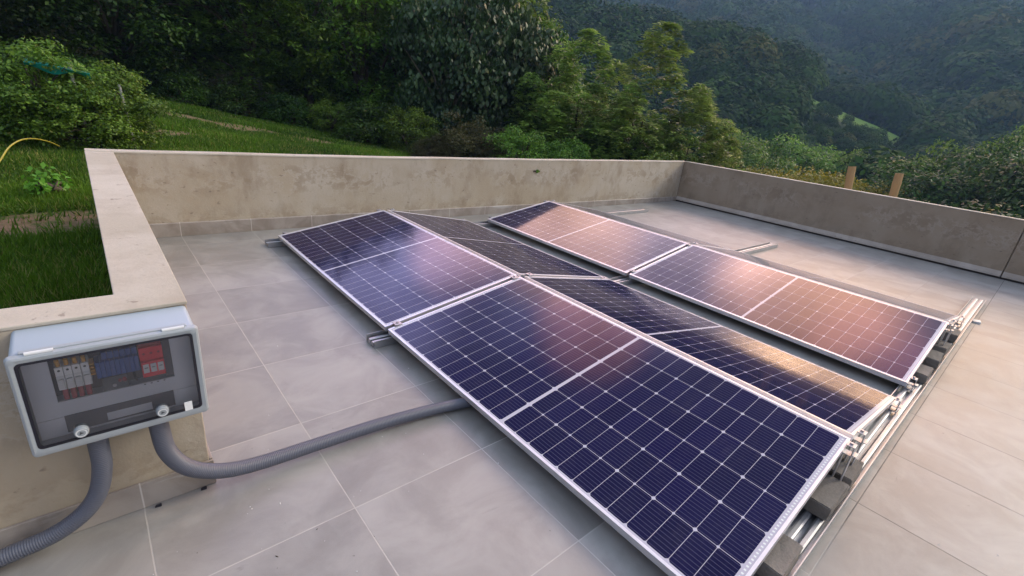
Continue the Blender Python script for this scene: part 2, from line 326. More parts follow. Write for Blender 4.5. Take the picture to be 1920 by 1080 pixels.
def quad_mesh(name, V, mats, F=None, nper=4, tint=None, smooth=False):
    """fast mesh from numpy: V (n*nper,3), consecutive polygons of nper corners"""
    me = bpy.data.meshes.new(name); n = len(V) // nper
    me.vertices.add(len(V)); me.vertices.foreach_set('co', V.astype(np.float32).ravel())
    me.loops.add(len(V)); me.loops.foreach_set('vertex_index', np.arange(len(V), dtype=np.int32))
    me.polygons.add(n); me.polygons.foreach_set('loop_start', np.arange(0, len(V), nper, dtype=np.int32))
    me.update(calc_edges=True)
    me.materials.append(mats)
    if tint is not None:
        a = me.attributes.new('tint', 'FLOAT', 'FACE'); a.data.foreach_set('value', tint.astype(np.float32))
    return me

# ------------------------------------------------------------------ terrain
def smooth(a, b, x):
    t = np.clip((x - a) / (b - a), 0, 1); return t * t * (3 - 2 * t)
def polar(x, y): return np.hypot(x - CAM.x, y - CAM.y), np.degrees(np.arctan2(x - CAM.x, y - CAM.y))
SPUR_AZ = [0, 45, 60, 68, 72, 76.5, 79, 82, 88, 95, 180]; SPUR_EL = [8, 7.6, 6.4, 4.7, 3.4, 2.0, 1.1, -1.2, -5, -8, -8]
def height(x, y):
    x = np.asarray(x, float); y = np.asarray(y, float); d, az = polar(x, y)
    az = np.where(az < -100, 180, az)
    yy = np.minimum(y, 22)
    near = .03 + .047 * np.clip(yy, -4, 22) - .083 * np.clip(x - .9, 0, 8) - .30 * np.clip(x - 8.4, 0, 1e9) * (1 - .55 * smooth(25, 60, d)) - .10 * np.clip(y - 6, 0, 40) * smooth(4, 9, x)
    near = near + .09 * np.sin(x * .9 + 1) * np.sin(y * .7) * smooth(3, 9, d) * .5
    valley = -15.0
    near = np.maximum(near, valley)
    wl = 1 - smooth(25, 48, az)
    near = near + wl * .22 * np.clip(d - 17, 0, 60)
    sp = np.interp(az, SPUR_AZ, SPUR_EL); zs = CAM.z + 130 * np.tan(np.radians(sp))
    spur = np.where(d < 130, valley + (zs - valley) * smooth(38, 132, d) , zs - (d - 130) * .28)
    mtop = CAM.z + 380 * np.tan(np.radians(np.interp(az, [-180, 0, 60, 80, 112, 180], [13, 13, 14, 11.7, 8, 6])))
    start = np.interp(az, [60, 76, 82, 100], [140, 132, 95, 80])
    main = valley + (mtop - valley) * np.clip((d - start) / (380 - start), 0, 1.15) ** .92
    main = main + 5 * np.sin(az * .35 + d * .02) * smooth(120, 240, d)
    far = np.maximum(spur, main)
    wgt = smooth(34, 50, d) * np.where(az > -60, 1, 0)
    z = np.maximum(near, np.where(wgt > 0, far, -99)) if True else near
    return z
def in_roof(x, y): return ((x > -.63) & (x < 8.6) & (y < 2.90)) | ((x > -6) & (x < -.6) & (y < -.575))
rr = np.concatenate([np.arange(.15, 13, .085), np.geomspace(13, 460, 120)])
aa = np.radians(np.concatenate([np.arange(-30, 100, .75), np.arange(100, 330, 3)]))
A_, R_ = np.meshgrid(aa, rr, indexing='xy')
GX = CAM.x + R_ * np.sin(A_); GY = CAM.y + R_ * np.cos(A_)
GZ = height(GX, GY); GZ = np.where(in_roof(GX, GY), -1.6, GZ)
nr, na = GX.shape
def ridge_mask(x, y):
    d, az = polar(x, y); c = np.interp(az, [66, 71, 79, 82], [124, 126, 128, 126])
    n = np.sin(x * .35) * 1.5 + np.sin(y * .5 + 2) * 1.5
    return smooth(12, 8, np.abs(d - c + 4 + n)) * smooth(69, 71.5, az) * smooth(81, 78.5, az)
def dirt_mask(x, y):
    """bare earth on the lawn"""
    m = np.zeros_like(x)
    for cx_, cy_, ax, ay, rot in DIRT:
        c, s_ = math.cos(rot), math.sin(rot); u = (x - cx_) * c + (y - cy_) * s_; v = -(x - cx_) * s_ + (y - cy_) * c
        wob = .25 * np.sin(u * 5.1 + cx_) + .2 * np.sin(v * 9 + u * 3)
        m = np.maximum(m, smooth(1.25, .55, np.hypot(u / ax, v / ay) + wob))
    return m
def pix_ground(az, el, zg=None):
    """point where a ray at azimuth/elevation meets the terrain"""
    best = None
    for d in np.arange(2, 60, .05):
        x = CAM.x + d * math.sin(R(az)); y = CAM.y + d * math.cos(R(az))
        if CAM.z + d * math.tan(R(el)) <= float(height(x, y)): return x, y
    return x, y
p1 = pix_ground(9.5, -4.6); p2 = pix_ground(14.5, -5.2); p3 = pix_ground(6.5, -5.9); p4 = pix_ground(-4.5, -14.2); p5 = pix_ground(17.5, -5.6); p6 = pix_ground(-1.5, -13.3)
DIRT = [(*p1, 1.0, .40, -.5), (*p3, .6, .36, .1), (*p4, 1.2, .22, .12), (*p6, .7, .16, .1), (*p5, 1.6, .45, -.6)]
me = bpy.data.meshes.new('ground')
V = np.stack([GX, GY, GZ], -1).reshape(-1, 3)
center = np.array([[CAM.x, CAM.y, -1.6]]); V = np.concatenate([V, center])
faces = []
for i in range(nr - 1):
    r0 = i * na; r1 = (i + 1) * na
    for j in range(na): 
        k = (j + 1) % na; faces.append((r0 + j, r1 + j, r1 + k, r0 + k))
for j in range(na): faces.append((nr * na, j, (j + 1) % na))
me.from_pydata(V.tolist(), [], faces)
me.polygons.foreach_set('use_smooth', [True] * len(faces))
D_, AZ_ = polar(V[:, 0], V[:, 1])
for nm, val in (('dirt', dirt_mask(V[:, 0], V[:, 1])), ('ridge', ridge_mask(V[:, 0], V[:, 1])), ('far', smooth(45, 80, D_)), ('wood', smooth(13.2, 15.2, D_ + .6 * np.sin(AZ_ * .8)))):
    a = me.attributes.new(nm, 'FLOAT', 'POINT'); a.data.foreach_set('value', val.astype(np.float32))
gm = mat('ground_soil', rough=.95, spec=.15); t = gm.node_tree; v = objco(t)
def attr(t, n): q = t.nodes.new('ShaderNodeAttribute'); q.attribute_name = n; return q.outputs['Fac']
c = mixc(t, noise(t, v, 3.5, 6), (.030, .080, .006), (.080, .155, .016))
c = mixc(t, mth(t, 'MULTIPLY', sstep(t, noise(t, v, 1.3, 6, .65), .5, .68), .5), c, (.075, .065, .022))
c = mixc(t, mth(t, 'MULTIPLY', attr(t, 'dirt'), sstep(t, noise(t, v, 5, 8, .75), .30, .56)), c, mixc(t, noise(t, v, 16, 5), (.14, .09, .05), (.33, .235, .15)))
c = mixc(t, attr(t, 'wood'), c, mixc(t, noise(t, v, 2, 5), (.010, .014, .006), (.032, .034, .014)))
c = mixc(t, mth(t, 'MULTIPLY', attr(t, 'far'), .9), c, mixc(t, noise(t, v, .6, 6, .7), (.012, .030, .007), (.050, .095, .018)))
c = mixc(t, attr(t, 'ridge'), c, mixc(t, noise(t, v, .35, 6, .7), (.04, .10, .012), (.12, .24, .035)))
t.links.new(c, bsdf(gm).inputs['Base Color']); bump(gm, noise(t, v, 18, 6, .7), .8, .03)
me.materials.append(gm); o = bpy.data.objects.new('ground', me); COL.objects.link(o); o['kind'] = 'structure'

# grass blades
rng = np.random.default_rng(3)
def grass():
    n = 420000
    az = rng.uniform(-14, 34, n); d = 2.2 + 12.6 * rng.random(n) ** 1.25
    x = CAM.x + d * np.sin(np.radians(az)); y = CAM.y + d * np.cos(np.radians(az))
    keep = ~(((x > -.76) & (x < 8.75) & (y < 3.02)) | ((x < -.5) & (y < -.47)))
    dm = dirt_mask(x, y); keep &= rng.random(n) > np.clip(dm * 1.8, 0, .95)
    x, y, d, dm = x[keep], y[keep], d[keep], dm[keep]; n = len(x)
    z = height(x, y) - .01
    clump = .5 + .5 * np.sin(x * 2.3 + np.sin(y * 1.7) * 2) * np.sin(y * 2.9 + 1)
    h = (.035 + .06 * rng.random(n)) * (.6 + .8 * clump); wd = .0035 + .0011 * d
    th = rng.uniform(0, 2 * np.pi, n); ln = rng.normal(0, .03, (n, 2)); V = np.zeros((n, 3, 3))
    V[:, 0] = np.stack([x - np.cos(th) * wd, y - np.sin(th) * wd, z], -1); V[:, 1] = np.stack([x + np.cos(th) * wd, y + np.sin(th) * wd, z], -1)
    V[:, 2] = np.stack([x + ln[:, 0], y + ln[:, 1], z + h], -1)
    tint = np.clip(rng.normal(.45, .2, n) + .25 * (clump - .5) + .28 * np.sin(x * 1.1 + 1.7 * np.sin(y * .8)) * np.sin(y * 1.6 + np.sin(x * 1.3)), 0, .92); dry = rng.random(n) < .05 + .12 * (np.sin(x * 3.1 + y) * np.sin(y * 2.3 - x) > .35); tint[dry] = 1
    me = quad_mesh('grass', V.reshape(-1, 3), M['grass'], nper=3, tint=tint)
    o = bpy.data.objects.new('grass', me); COL.objects.link(o); o['kind'] = 'stuff'
grass()

# ------------------------------------------------------------------ roof terrace
mb = MB(); mb.box(-6, -.66, -7, -.60, -.3, 0); mb.build('terrace_slab', M['tile'])
bpy.data.objects['terrace_slab'].name = 'floor'
fl = bpy.data.objects['floor']; bpy.data.objects.remove(fl)
mb = MB()
P = [(-6, -7), (8.56, -7), (8.56, 2.88), (-.62, 2.88), (-.62, -.60), (-6, -.60)]
b = len(mb.v); mb.v += [(x, y, 0) for x, y in P] + [(x, y, -.3) for x, y in P]
mb.face(range(6)); mb.face([11, 10, 9, 8, 7, 6])
for k in range(6): mb.face((k, k + 6, (k + 1) % 6 + 6, (k + 1) % 6))
fl = mb.build('floor', M['tile']); fl['kind'] = 'structure'

XL, XLo, YB, XR, YS = -.552, -.727, 2.8446, 8.512, -.6453
COPE = .012
def wall_thing(label):
    return tag(empty('parapet_wall'), label, 'wall', None)
# back wall: lofted along x, slightly uneven top
bw = wall_thing('long stained plaster parapet wall behind the panels with a green plug in it'); bw.location = (4, 2.9, 0)
def local(o, root): o.location = -Vector(root.location); return o
mb = MB(); xs = np.linspace(XLo, 8.66, 40)
def ztop(x): return float(np.interp(x, [-.73, 1.6, 4.5, 8.7], [.765, .757, .772, .806])) + .0015 * math.sin(x * 5.3) + .001 * math.sin(x * 13)
for i, x in enumerate(xs):
    zt = ztop(x) - COPE; mb.v += [(x, YB, -1.2), (x, YB, zt), (x, YB + .13, zt), (x, YB + .13, -1.2)]
for i in range(len(xs) - 1):
    a = i * 4
    for k in range(3): mb.face((a + k, a + 4 + k, a + 5 + k, a + 1 + k))
mb.face((0, 1, 2, 3)); mb.face([len(xs) * 4 - 1 - k for k in range(4)])
local(mb.build('wall_body', M['plaster'], bw), bw)
mb = MB()
for i, x in enumerate(xs):
    zt = ztop(x); j = .0012 * math.sin(x * 17); mb.v += [(x, YB - .004 + j, zt - COPE), (x, YB - .002 + j, zt), (x, YB + .134, zt), (x, YB + .136, zt - COPE)]
for i in range(len(xs) - 1):
    a = i * 4
    for k in range(4): mb.face((a + k, a + 4 + k, a + 4 + (k + 1) % 4, a + (k + 1) % 4))
mb.face((0, 1, 2, 3)); mb.face([len(xs) * 4 - 1 - k for k in range(4)])
local(mb.build('coping', M['coping'], bw), bw)
mb = MB(); n = 24
for i in range(n + 1):
    x = XL + (XR - XL) * i / n; h = .128 - .045 * i / n
    mb.v += [(x, YB, 0.001), (x, YB - .011, 0.001), (x, YB - .011, h - .002), (x, YB - .002, h + .006), (x, YB, h + .006)]
for i in range(n):
    a = i * 5
    for k in range(5): mb.face((a + k, a + (k + 1) % 5, a + 5 + (k + 1) % 5, a + 5 + k))
local(mb.build('skirting', M['skirt'], bw), bw)

# left L-shaped wall
lw = wall_thing('low plaster parapet wall between lawn and terrace carrying the grey electrical box'); lw.location = (-.64, 1, 0)
def lwall(mb, g, z0, z1):
    P = [(XL + g, YS - g), (XL + g, YB - .006), (XLo - g, YB - .006), (XLo - g, -.502 + g), (-6, -.502 + g), (-6, YS - g)]
    b = len(mb.v); mb.v += [(x, y, z0) for x, y in P] + [(x, y, z1) for x, y in P]
    mb.face([b + k for k in range(6)][::-1]); mb.face([b + 6 + k for k in range(6)])
    for k in range(6): mb.face((b + k, b + (k + 1) % 6, b + 6 + (k + 1) % 6, b + 6 + k))
mb = MB(); lwall(mb, 0, -1.2, .762 - COPE); local(mb.build('wall_body', M['plaster'], lw, .004), lw)
mb = MB(); lwall(mb, .003, .762 - COPE, .762); local(mb.build('coping', M['coping'], lw, .003), lw)
mb = MB(); mb.box(-6, XL + .012, YS - .011, YS - .0005, .001, .108); mb.box(XL + .0005, XL + .011, YS, YB - .013, .001, .112); local(mb.build('skirting', M['skirt'], lw, .002), lw)

# right wall, in two lengths with a cracked joint
rw = wall_thing('shaded brown plaster parapet wall with a mortar fillet at its foot, bamboo poles beyond'); rw.location = (8.6, 0, 0)
mb = MB()
JY = -2.215
mb.box(XR, XR + .14, JY + .006, YB - .003, -1.2, .812 - COPE); mb.box(XR, XR + .14, -7, JY - .006, -1.2, .812 - COPE); mb.box(XR + .03, XR + .12, JY - .006, JY + .006, -1.2, .78)
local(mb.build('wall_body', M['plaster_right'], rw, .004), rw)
mb = MB(); mb.box(XR - .004, XR + .145, -7, YB - .008, .812 - COPE, .812); local(mb.build('coping', M['coping'], rw, .004), rw)
mb = MB(); mb.v = []
mb.prism([(0, 0), (0, 0)], 0, 0) if False else None
for y0, y1 in ((JY + .008, YB - .014), (-7, JY - .008)):
    b = len(mb.v); poly = [(XR - .0005, .03), (XR - .035, .03), (XR - .030, .055), (XR - .0005, .105)]
    mb.v += [(x, y0, z) for x, z in poly] + [(x, y1, z) for x, z in poly]
    for k in range(4): mb.face((b + k, b + (k + 1) % 4, b + 4 + (k + 1) % 4, b + 4 + k))
    mb.face([b + 3, b + 2, b + 1, b]); mb.face([b + 4, b + 5, b + 6, b + 7])
local(mb.build('mortar_fillet', M['mortar'], rw), rw)
mb = MB(); mb.box(XR - .012, XR - .001, -7, YB - .014, .001, .029); local(mb.build('damp_shadow_strip', M['dark'], rw), rw)  # dark strip standing in for damp and shadow along the wall foot
# green plug in the back wall
r = tag(empty('wall_plug', (4.373, YB, .606)), 'small green plastic plug stuck in the stained wall above the panels', 'plug')
mb = MB(); mb.tube([(0, .01, 0), (0, -.012, 0)], .028, 10); mb.box(.02, .05, -.011, -.003, -.012, .01); mb.build('plug_body', M['fresh'], r)
mb = MB(); mb.box(-.075, -.025, -.006, -.001, -.012, .012); mb.build('socket_stain', M['dark'], r)

# ------------------------------------------------------------------ solar panels
T = .173; CT, ST = math.cos(T), math.sin(T)
PL, PW, FH, FW = 2.21, 1.10, .034, .012
def make_panel():
    root = empty('solar_panel')
    hx, hy = PW / 2, PL / 2
    mb = MB()
    # mitred frame with lip, wall and inner foot
    for (a, b_) in (((-hx, -hy), (hx, -hy)), ((hx, -hy), (hx, hy)), ((hx, hy), (-hx, hy)), ((-hx, hy), (-hx, -hy))):
        def inn(p, w): return (p[0] - math.copysign(w, p[0]), p[1] - math.copysign(w, p[1]))
        q = [(*a, 0), (*b_, 0), (*inn(b_, FW), 0), (*inn(a, FW), 0)]
        for z0, z1, w0 in ((-.006, 0, FW), (-FH + .002, -.006, .003), (-FH, -FH + .002, .022)):
            k = len(mb.v); ai, bi = inn(a, w0), inn(b_, w0)
            mb.v += [(*a, z0), (*b_, z0), (*bi, z0), (*ai, z0), (*a, z1), (*b_, z1), (*bi, z1), (*ai, z1)]
            for qf in ((0, 3, 2, 1), (4, 5, 6, 7), (0, 1, 5, 4), (2, 3, 7, 6)): mb.face([k + i for i in qf])
    mb.build('frame', M['frame'], root)
    mb = MB(); mb.box(-hx + .0035, hx - .0035, -hy + .0035, hy - .0035, -.0058, -.0015)
    # the lip sits over the glass edge: shrink the glass so no faces share a plane
    mb.v = [(x * (1 - .0085 / hx) if abs(x) > hx - .01 else x, y * (1 - .0085 / hy) if abs(y) > hy - .01 else y, z) for x, y, z in mb.v]
    mb.build('cell_sheet', M['cell'], root)
    return root
AX, AZ0 = .5359, .0922
rows = {'A': (AX, 1), 'B': (1.6601, -1), 'C': (3.0622, 1), 'D': (3.0622 + 1.085 + .039, -1)}
Y0 = {0: 2.3006, 1: 2.3006 - PL - .0353}
labels = {('A', 0): 'back solar panel of the row beside the conduit, dark tree reflection in its corner', ('A', 1): 'nearest navy solar panel, over the grey conduit, facing the electrical box',
          ('B', 0): 'brownish solar panel tilting away behind the ridge, at the stained back wall end', ('B', 1): 'dark solar panel with an orange glow, tilting away behind the nearest panel',
          ('C', 0): 'solar panel reflecting pink sky with a black corner, near the back wall', ('C', 1): 'solar panel of the second ridge reflecting pink, by the blocks on the long rail',
          ('D', 0): 'far grey glancing solar panel sloping towards the right wall, at the back end', ('D', 1): 'far grey glancing solar panel sloping towards the right wall, at the near end'}
proto = make_panel(); first = True
for rw_, (x0, sg) in rows.items():
    for i in (0, 1):
        o = proto if first else copy_tree(proto); first = False
        o.location = (x0 + PW / 2 * CT, Y0[i] - PL / 2, AZ0 + PW / 2 * ST); o.rotation_euler = (0, -T * sg, 0)
        tag(o, labels[(rw_, i)], 'solar panel', 'solar panels in tilted rows on the terrace')

# rails
RY = (2.285, .073, -2.178); RX0, RX1 = .43, 6.60
def make_rail():
    root = empty('mounting_rail'); mb = MB(); L2 = (RX1 - RX0) / 2
    hw = .058; P = [(-hw, .002), (hw, .002), (hw, .05), (hw - .004, .05), (hw - .004, .006), (.036, .006), (.036, .03), (.029, .034), (.016, .034), (.009, .03), (.009, .010), (-.009, .010), (-.009, .03), (-.016, .034), (-.029, .034), (-.036, .03), (-.036, .006), (-hw + .004, .006), (-hw + .004, .05), (-hw, .05)]
    mb.prism(P, -L2, L2); mb.build('rail_profile', M['alu'], root); return root
rl = make_rail()
for i, (y, lb) in enumerate(zip(RY, ('grooved aluminium rail under the far ends of the panels by the stained wall', 'grooved aluminium rail under the joint in the middle of the panel rows', 'long bright aluminium rail with upturned lip, carrying the concrete blocks'))):
    o = rl if i == 0 else copy_tree(rl); o.location = ((RX0 + RX1) / 2, y, 0); tag(o, lb, 'rail', 'aluminium rails on the floor under the panels')

# clamps / brackets
def make_clamp(h, mid):
    root = empty('panel_clamp'); zt = h
    mb = MB(); mb.box(-.035, .035, -.020, .020, .0345, .040); mb.box(-.020, .020, -.018, -.013, .040, max(zt - FH - .004, .046)); mb.box(-.020, .020, .013, .018, .040, max(zt - FH - .004, .046)); 
    mb.box(-.022, .022, -.019, .019, max(zt - FH - .006, .046), max(zt - FH - .002, .05)); mb.build('bracket', M['steel'], root, .0015)
    mb = MB()
    if mid: mb.box(-.025, .025, -.026, .026, zt + .003, zt + .007); mb.box(-.02, .02, -.009, .009, zt - .03, zt + .003)
    else: mb.box(-.022, .022, -.014, .016, zt + .003, zt + .007); mb.box(-.022, .022, -.018, -.014, zt - FH, zt + .007); mb.box(-.022, .022, -.034, -.018, zt - FH, zt - FH + .004)
    mb.build('clamp_head', M['steel'], root, .0012)
    mb = MB(); mb.tube([(0, 0, zt + .006), (0, 0, zt + .015)], .0075, 6); mb.build('bolt', M['steel'], root); return root
side_words = {('A', 0): 'low edge of the row nearest the box', ('A', 1): 'ridge edge of the row nearest the box', ('B', 0): 'ridge edge of the dark row tilting away', ('B', 1): 'low edge of the dark row tilting away',
              ('C', 0): 'low edge of the pink reflecting row', ('C', 1): 'top edge of the pink reflecting row', ('D', 0): 'top edge of the far grey row', ('D', 1): 'low edge of the far grey row'}
rail_words = ('end clamp by the stained wall, ', 'clamp between two panels, ', 'end clamp by the long rail, ')
protos = {}
for rn, (x0, sg) in rows.items():
    for e in (0, 1):
        for ri in (0, 1, 2):
            if rn == 'D' and e == 1 and ri < 2: continue
            u = .075 if e == 0 else PW - .045
            x = x0 + u * CT; z = AZ0 + (u if sg > 0 else PW - u) * ST
            key = (round(z, 2), ri == 1)
            if key in protos: o = copy_tree(protos[key])
            else: o = protos[key] = make_clamp(z, ri == 1)
            yy = (Y0[0] + .001, Y0[1] + .0177, Y0[1] - PL - .001)[ri]
            o.location = (x, yy + (.014 if ri == 0 else -.014 if ri == 2 else 0), 0); o.rotation_euler = (0, 0, math.pi if ri == 0 else 0)
            if ri == 0: pass
            tag(o, rail_words[ri] + side_words[(rn, e)], 'clamp', 'aluminium clamps holding the solar panels')
# concrete blocks on the near rail
def make_block(seed, lx, ly, lz):
    rr_ = random.Random(seed); me = bpy.data.meshes.new('concrete_block'); import bmesh
    bm = bmesh.new(); bmesh.ops.create_cube(bm, size=1)
    for v_ in bm.verts: v_.co = Vector((v_.co.x * lx, v_.co.y * ly, (v_.co.z + .5) * lz)) + Vector([rr_.uniform(-.003, .003) for _ in range(3)])
    bmesh.ops.bevel(bm, geom=bm.edges[:], offset=.004, segments=2, affect='EDGES'); bmesh.ops.subdivide_edges(bm, edges=[e for e in bm.edges if e.calc_length() > .05], cuts=3, use_grid_fill=True)
    for v_ in bm.verts: v_.co += Vector([rr_.uniform(-.0012, .0012) for _ in range(3)])
    bm.to_mesh(me); bm.free(); me.materials.append(M['block']); o = bpy.data.objects.new('concrete_block', me); COL.objects.link(o); return o
BL = [(.93, .20, .066, 'nearest concrete block lying on the long rail, its chipped top showing', 0), (1.445, .235, .068, 'concrete block on the rail below the ridge bracket of the nearest panel', .5), (1.70, .20, .074, 'concrete block wedged under the ridge clamp of the nearest panel', 0),
      (3.40, .20, .068, 'first block on the rail under the low edge of the pink panel', 0), (3.80, .22, .07, 'second block on the rail from the low edge of the pink panel', 0), (4.12, .2, .075, 'third block on the rail, beneath the top clamp of the pink panel', 0), (4.62, .21, .07, 'last concrete block before the free end of the long rail', 0)]
for i, (x, lx, lz, lb, tz) in enumerate(BL):
    o = make_block(i, lx, .092, lz); o.location = (x, RY[2] + .002, .0345); o.rotation_euler = (0, 0, R((-1) ** i * .8)); tag(o, lb, 'concrete block', 'concrete blocks weighing down the rail')
mb = MB(); mb.prism([(-.03, .001), (.03, .001), (.03, .016), (-.03, .022)], -.04, .04); o = mb.build('wedge', M['white'], None, .002); o.location = (5.62, -2.262, 0); o.rotation_euler = (0, 0, .2); tag(o, 'small white wedge on the tiles beside the free rail end', 'wedge')

# ------------------------------------------------------------------ electrical box
bx = tag(empty('electrical_box', (-.7575, YS, .42)), 'pale grey electrical box with clear lid mounted on the parapet end wall', 'electrical box')
W2, DP, HB, HF = .207, .128, .328, .308
def ringshape(mb, o_, i_, y0, y1):
    """rectangular ring: o_, i_ = (x0,x1,z0,z1) outer/inner, extruded y0..y1"""
    for (x0, x1, z0, z1) in ((o_[0], o_[1], i_[3], o_[3]), (o_[0], o_[1], o_[2], i_[2]), (o_[0], i_[0], i_[2], i_[3]), (i_[1], o_[1], i_[2], i_[3])): mb.box(x0, x1, y0, y1, z0, z1)
def ringloop(rects, mat_, name, parent, closed=False, n=5):
    """rounded-rectangle loops lofted: rects = list of (x0,x1,z0,z1,y,r)"""
    mb = MB(); cnt = 4 * (n + 1)
    for x0, x1, z0, z1, y, r_ in rects:
        for cx_, cz_, a0 in ((x1 - r_, z1 - r_, 0), (x0 + r_, z1 - r_, 90), (x0 + r_, z0 + r_, 180), (x1 - r_, z0 + r_, 270)):
            for k in range(n + 1):
                a = R(a0 + 90 * k / n); mb.v.append((cx_ + r_ * math.cos(a), y, cz_ + r_ * math.sin(a)))
    m_ = len(rects)
    for i in range(m_ if closed else m_ - 1):
        for k in range(cnt):
            j = (i + 1) % m_; mb.face((i * cnt + k, i * cnt + (k + 1) % cnt, j * cnt + (k + 1) % cnt, j * cnt + k))
    return mb, cnt
# body: outer shell (back slightly taller so the top sheds rain), hollow
mb, cnt = ringloop([(-W2 + .004, W2 - .004, .004, HB, -.001, .012), (-W2, W2, .0, HF, -DP + .02, .014), (-W2, W2, .0, HF, -DP + .006, .014), (-W2 + .006, W2 - .006, .006, HF - .006, -DP + .006, .01), (-W2 + .008, W2 - .008, .008, HF - .010, -.012, .01)], None, '', None)
mb.face([k for k in range(cnt)]); mb.face([4 * cnt + k for k in range(cnt)][::-1])
mb.build('enclosure', M['box'], bx, 0, True).modifiers.new('es', 'EDGE_SPLIT').split_angle = R(35)
# lid: rim flaring out, with the opening for the window
WX0, WX1, WZ0, WZ1 = -.192, .190, .024, .288
mb, cnt = ringloop([(-W2 - .004, W2 + .004, -.004, HF + .002, -DP + .004, .010), (-W2 - .006, W2 + .006, -.006, HF + .003, -DP - .004, .011), (-W2 - .003, W2 + .003, -.003, HF, -DP - .016, .011), (-W2 + .002, W2 - .002, .002, HF - .005, -DP - .019, .010), (WX0 - .005, WX1 + .005, WZ0 - .005, WZ1 + .005, -DP - .017, .012), (WX0 - .004, WX1 + .004, WZ0 - .004, WZ1 + .004, -DP + .004, .011)], None, '', None, closed=True)
lid = mb.build('lid', M['rim'], bx, 0, True); lid.modifiers.new('es', 'EDGE_SPLIT').split_angle = R(35)
mb, cnt = ringloop([(WX0 - .0045, WX1 + .0045, WZ0 - .0045, WZ1 + .0045, -DP - .0175, .012), (WX0 + .002, WX1 - .002, WZ0 + .002, WZ1 - .002, -DP - .0185, .010), (WX0 + .002, WX1 - .002, WZ0 + .002, WZ1 - .002, -DP - .012, .010)], None, '', None)
mb.build('gasket', M['gasket'], lid)
mb, cnt = ringloop([(WX0 + .0025, WX1 - .0025, WZ0 + .0025, WZ1 - .0025, -DP - .0165, .009), (WX0 + .0025, WX1 - .0025, WZ0 + .0025, WZ1 - .0025, -DP - .0135, .009)], None, '', None)
mb.face([k for k in range(cnt)]); mb.face([cnt + k for k in range(cnt)][::-1]); mb.build('window', M['clear'], lid)
mb = MB(); mb.box(-W2 + .022, W2 - .022, -DP - .001, -DP + .016, HF + .001, HF + .0065); mb.build('hinge_strip', M['rim'], bx, .002)
for hx_ in (-.145, .15):
    mb = MB(); mb.tube([(hx_ - .028, -DP - .006, HF + .004), (hx_ + .028, -DP - .006, HF + .004)], .0055, 10); mb.build('hinge', M['white'], bx)
# inside: cover plate with an opening, devices in it
CY = -.092
def LX(x): return x + .7575
def LZ(z): return z - .42
ox0, ox1, oz0, oz1 = LX(-.897), LX(-.620), LZ(.545), LZ(.684)
mb = MB(); ringshape(mb, (-.192, .192, .075, .294), (ox0, ox1, oz0, oz1), CY, CY + .004); mb.box(-.192, .192, CY + .002, CY + .005, .012, .072)
cov = mb.build('inner_cover', M['inner'], bx)
mb = MB(); mb.box(ox0 - .004, ox1 + .004, -.045, -.041, oz0 - .004, oz1 + .004); mb.build('back_plate', M['recess'], bx)
mb = MB(); mb.box(LX(-.892), LX(-.630), CY - .0025, CY - .0005, LZ(.441), LZ(.497)); mb.build('lower_label', M['recess'], bx)
mb = MB(); mb.box(LX(-.80), LX(-.69), CY - .004, CY - .003, LZ(.448), LZ(.474)); mb.build('grey_label', M['inner'], bx)
for k in range(4):       # fuse holders
    x0 = LX(-.8865) + k * .0183; s = .0172
    mb = MB(); mb.box(x0, x0 + s, CY - .012, -.05, LZ(.588), LZ(.660)); br = mb.build('breaker', M['brk'], bx, .001)
    mb = MB(); mb.box(x0 + .0025, x0 + s - .0025, CY - .020, CY - .0125, LZ(.595), LZ(.624)); mb.box(x0 + .001, x0 + s - .001, CY - .0135, CY - .0125, LZ(.628), LZ(.634)); mb.build('lever', M['white'], br, .001)
    mb = MB(); mb.tube([(x0 + s / 2, CY - .0112, LZ(.650)), (x0 + s / 2, CY - .0128, LZ(.650))], .0032, 10); mb.build('screw', M['brkdark'], br)
    mb = MB(); mb.tube([(x0 + s / 2, CY - .004, LZ(.663)), (x0 + s / 2, CY - .008, LZ(.682))], .0052, 10); mb.build('wire_ferrule', M['brass'], br)
mb = MB()
for k in range(4): mb.box(LX(-.882) + k * .0165, LX(-.882) + k * .0165 + .012, CY - .002, -.06, LZ(.548), LZ(.585))
mb.build('red_cable', M['darkred'], bx, .003)
mb = MB()
for k in range(9): mb.box(LX(-.802) + k * .0112, LX(-.802) + k * .0112 + .0106, CY - .007 - (k % 2) * .001, -.05, LZ(.597), LZ(.649))
mb.build('terminal_block', M['blue'], bx, .001)
mb = MB()
for k in range(6): mb.box(LX(-.785) + k * .014, LX(-.785) + k * .014 + .0125, CY + .006, -.05, LZ(.650), LZ(.672))
mb.build('terminal_block', M['blue'], bx, .001)
mb = MB()
for k in range(4): mb.box(LX(-.815) - .004, LX(-.800) - .004, CY - .004, -.06, LZ(.612) + k * .011, LZ(.612) + k * .011 + .004)
mb.build('busbar', M['brass'], bx)
sp = None
mb = MB(); mb.box(LX(-.699), LX(-.6405), CY - .006, -.05, LZ(.625), LZ(.668)); mb.box(LX(-.6985), LX(-.641), CY - .017, -.05, LZ(.572), LZ(.624)); sp = mb.build('surge_protector', M['red'], bx, .0015)
mb = MB(); mb.box(LX(-.698), LX(-.643), CY + .004, -.05, LZ(.669), LZ(.683)); mb.build('cable_guard', M['darkred'], sp)
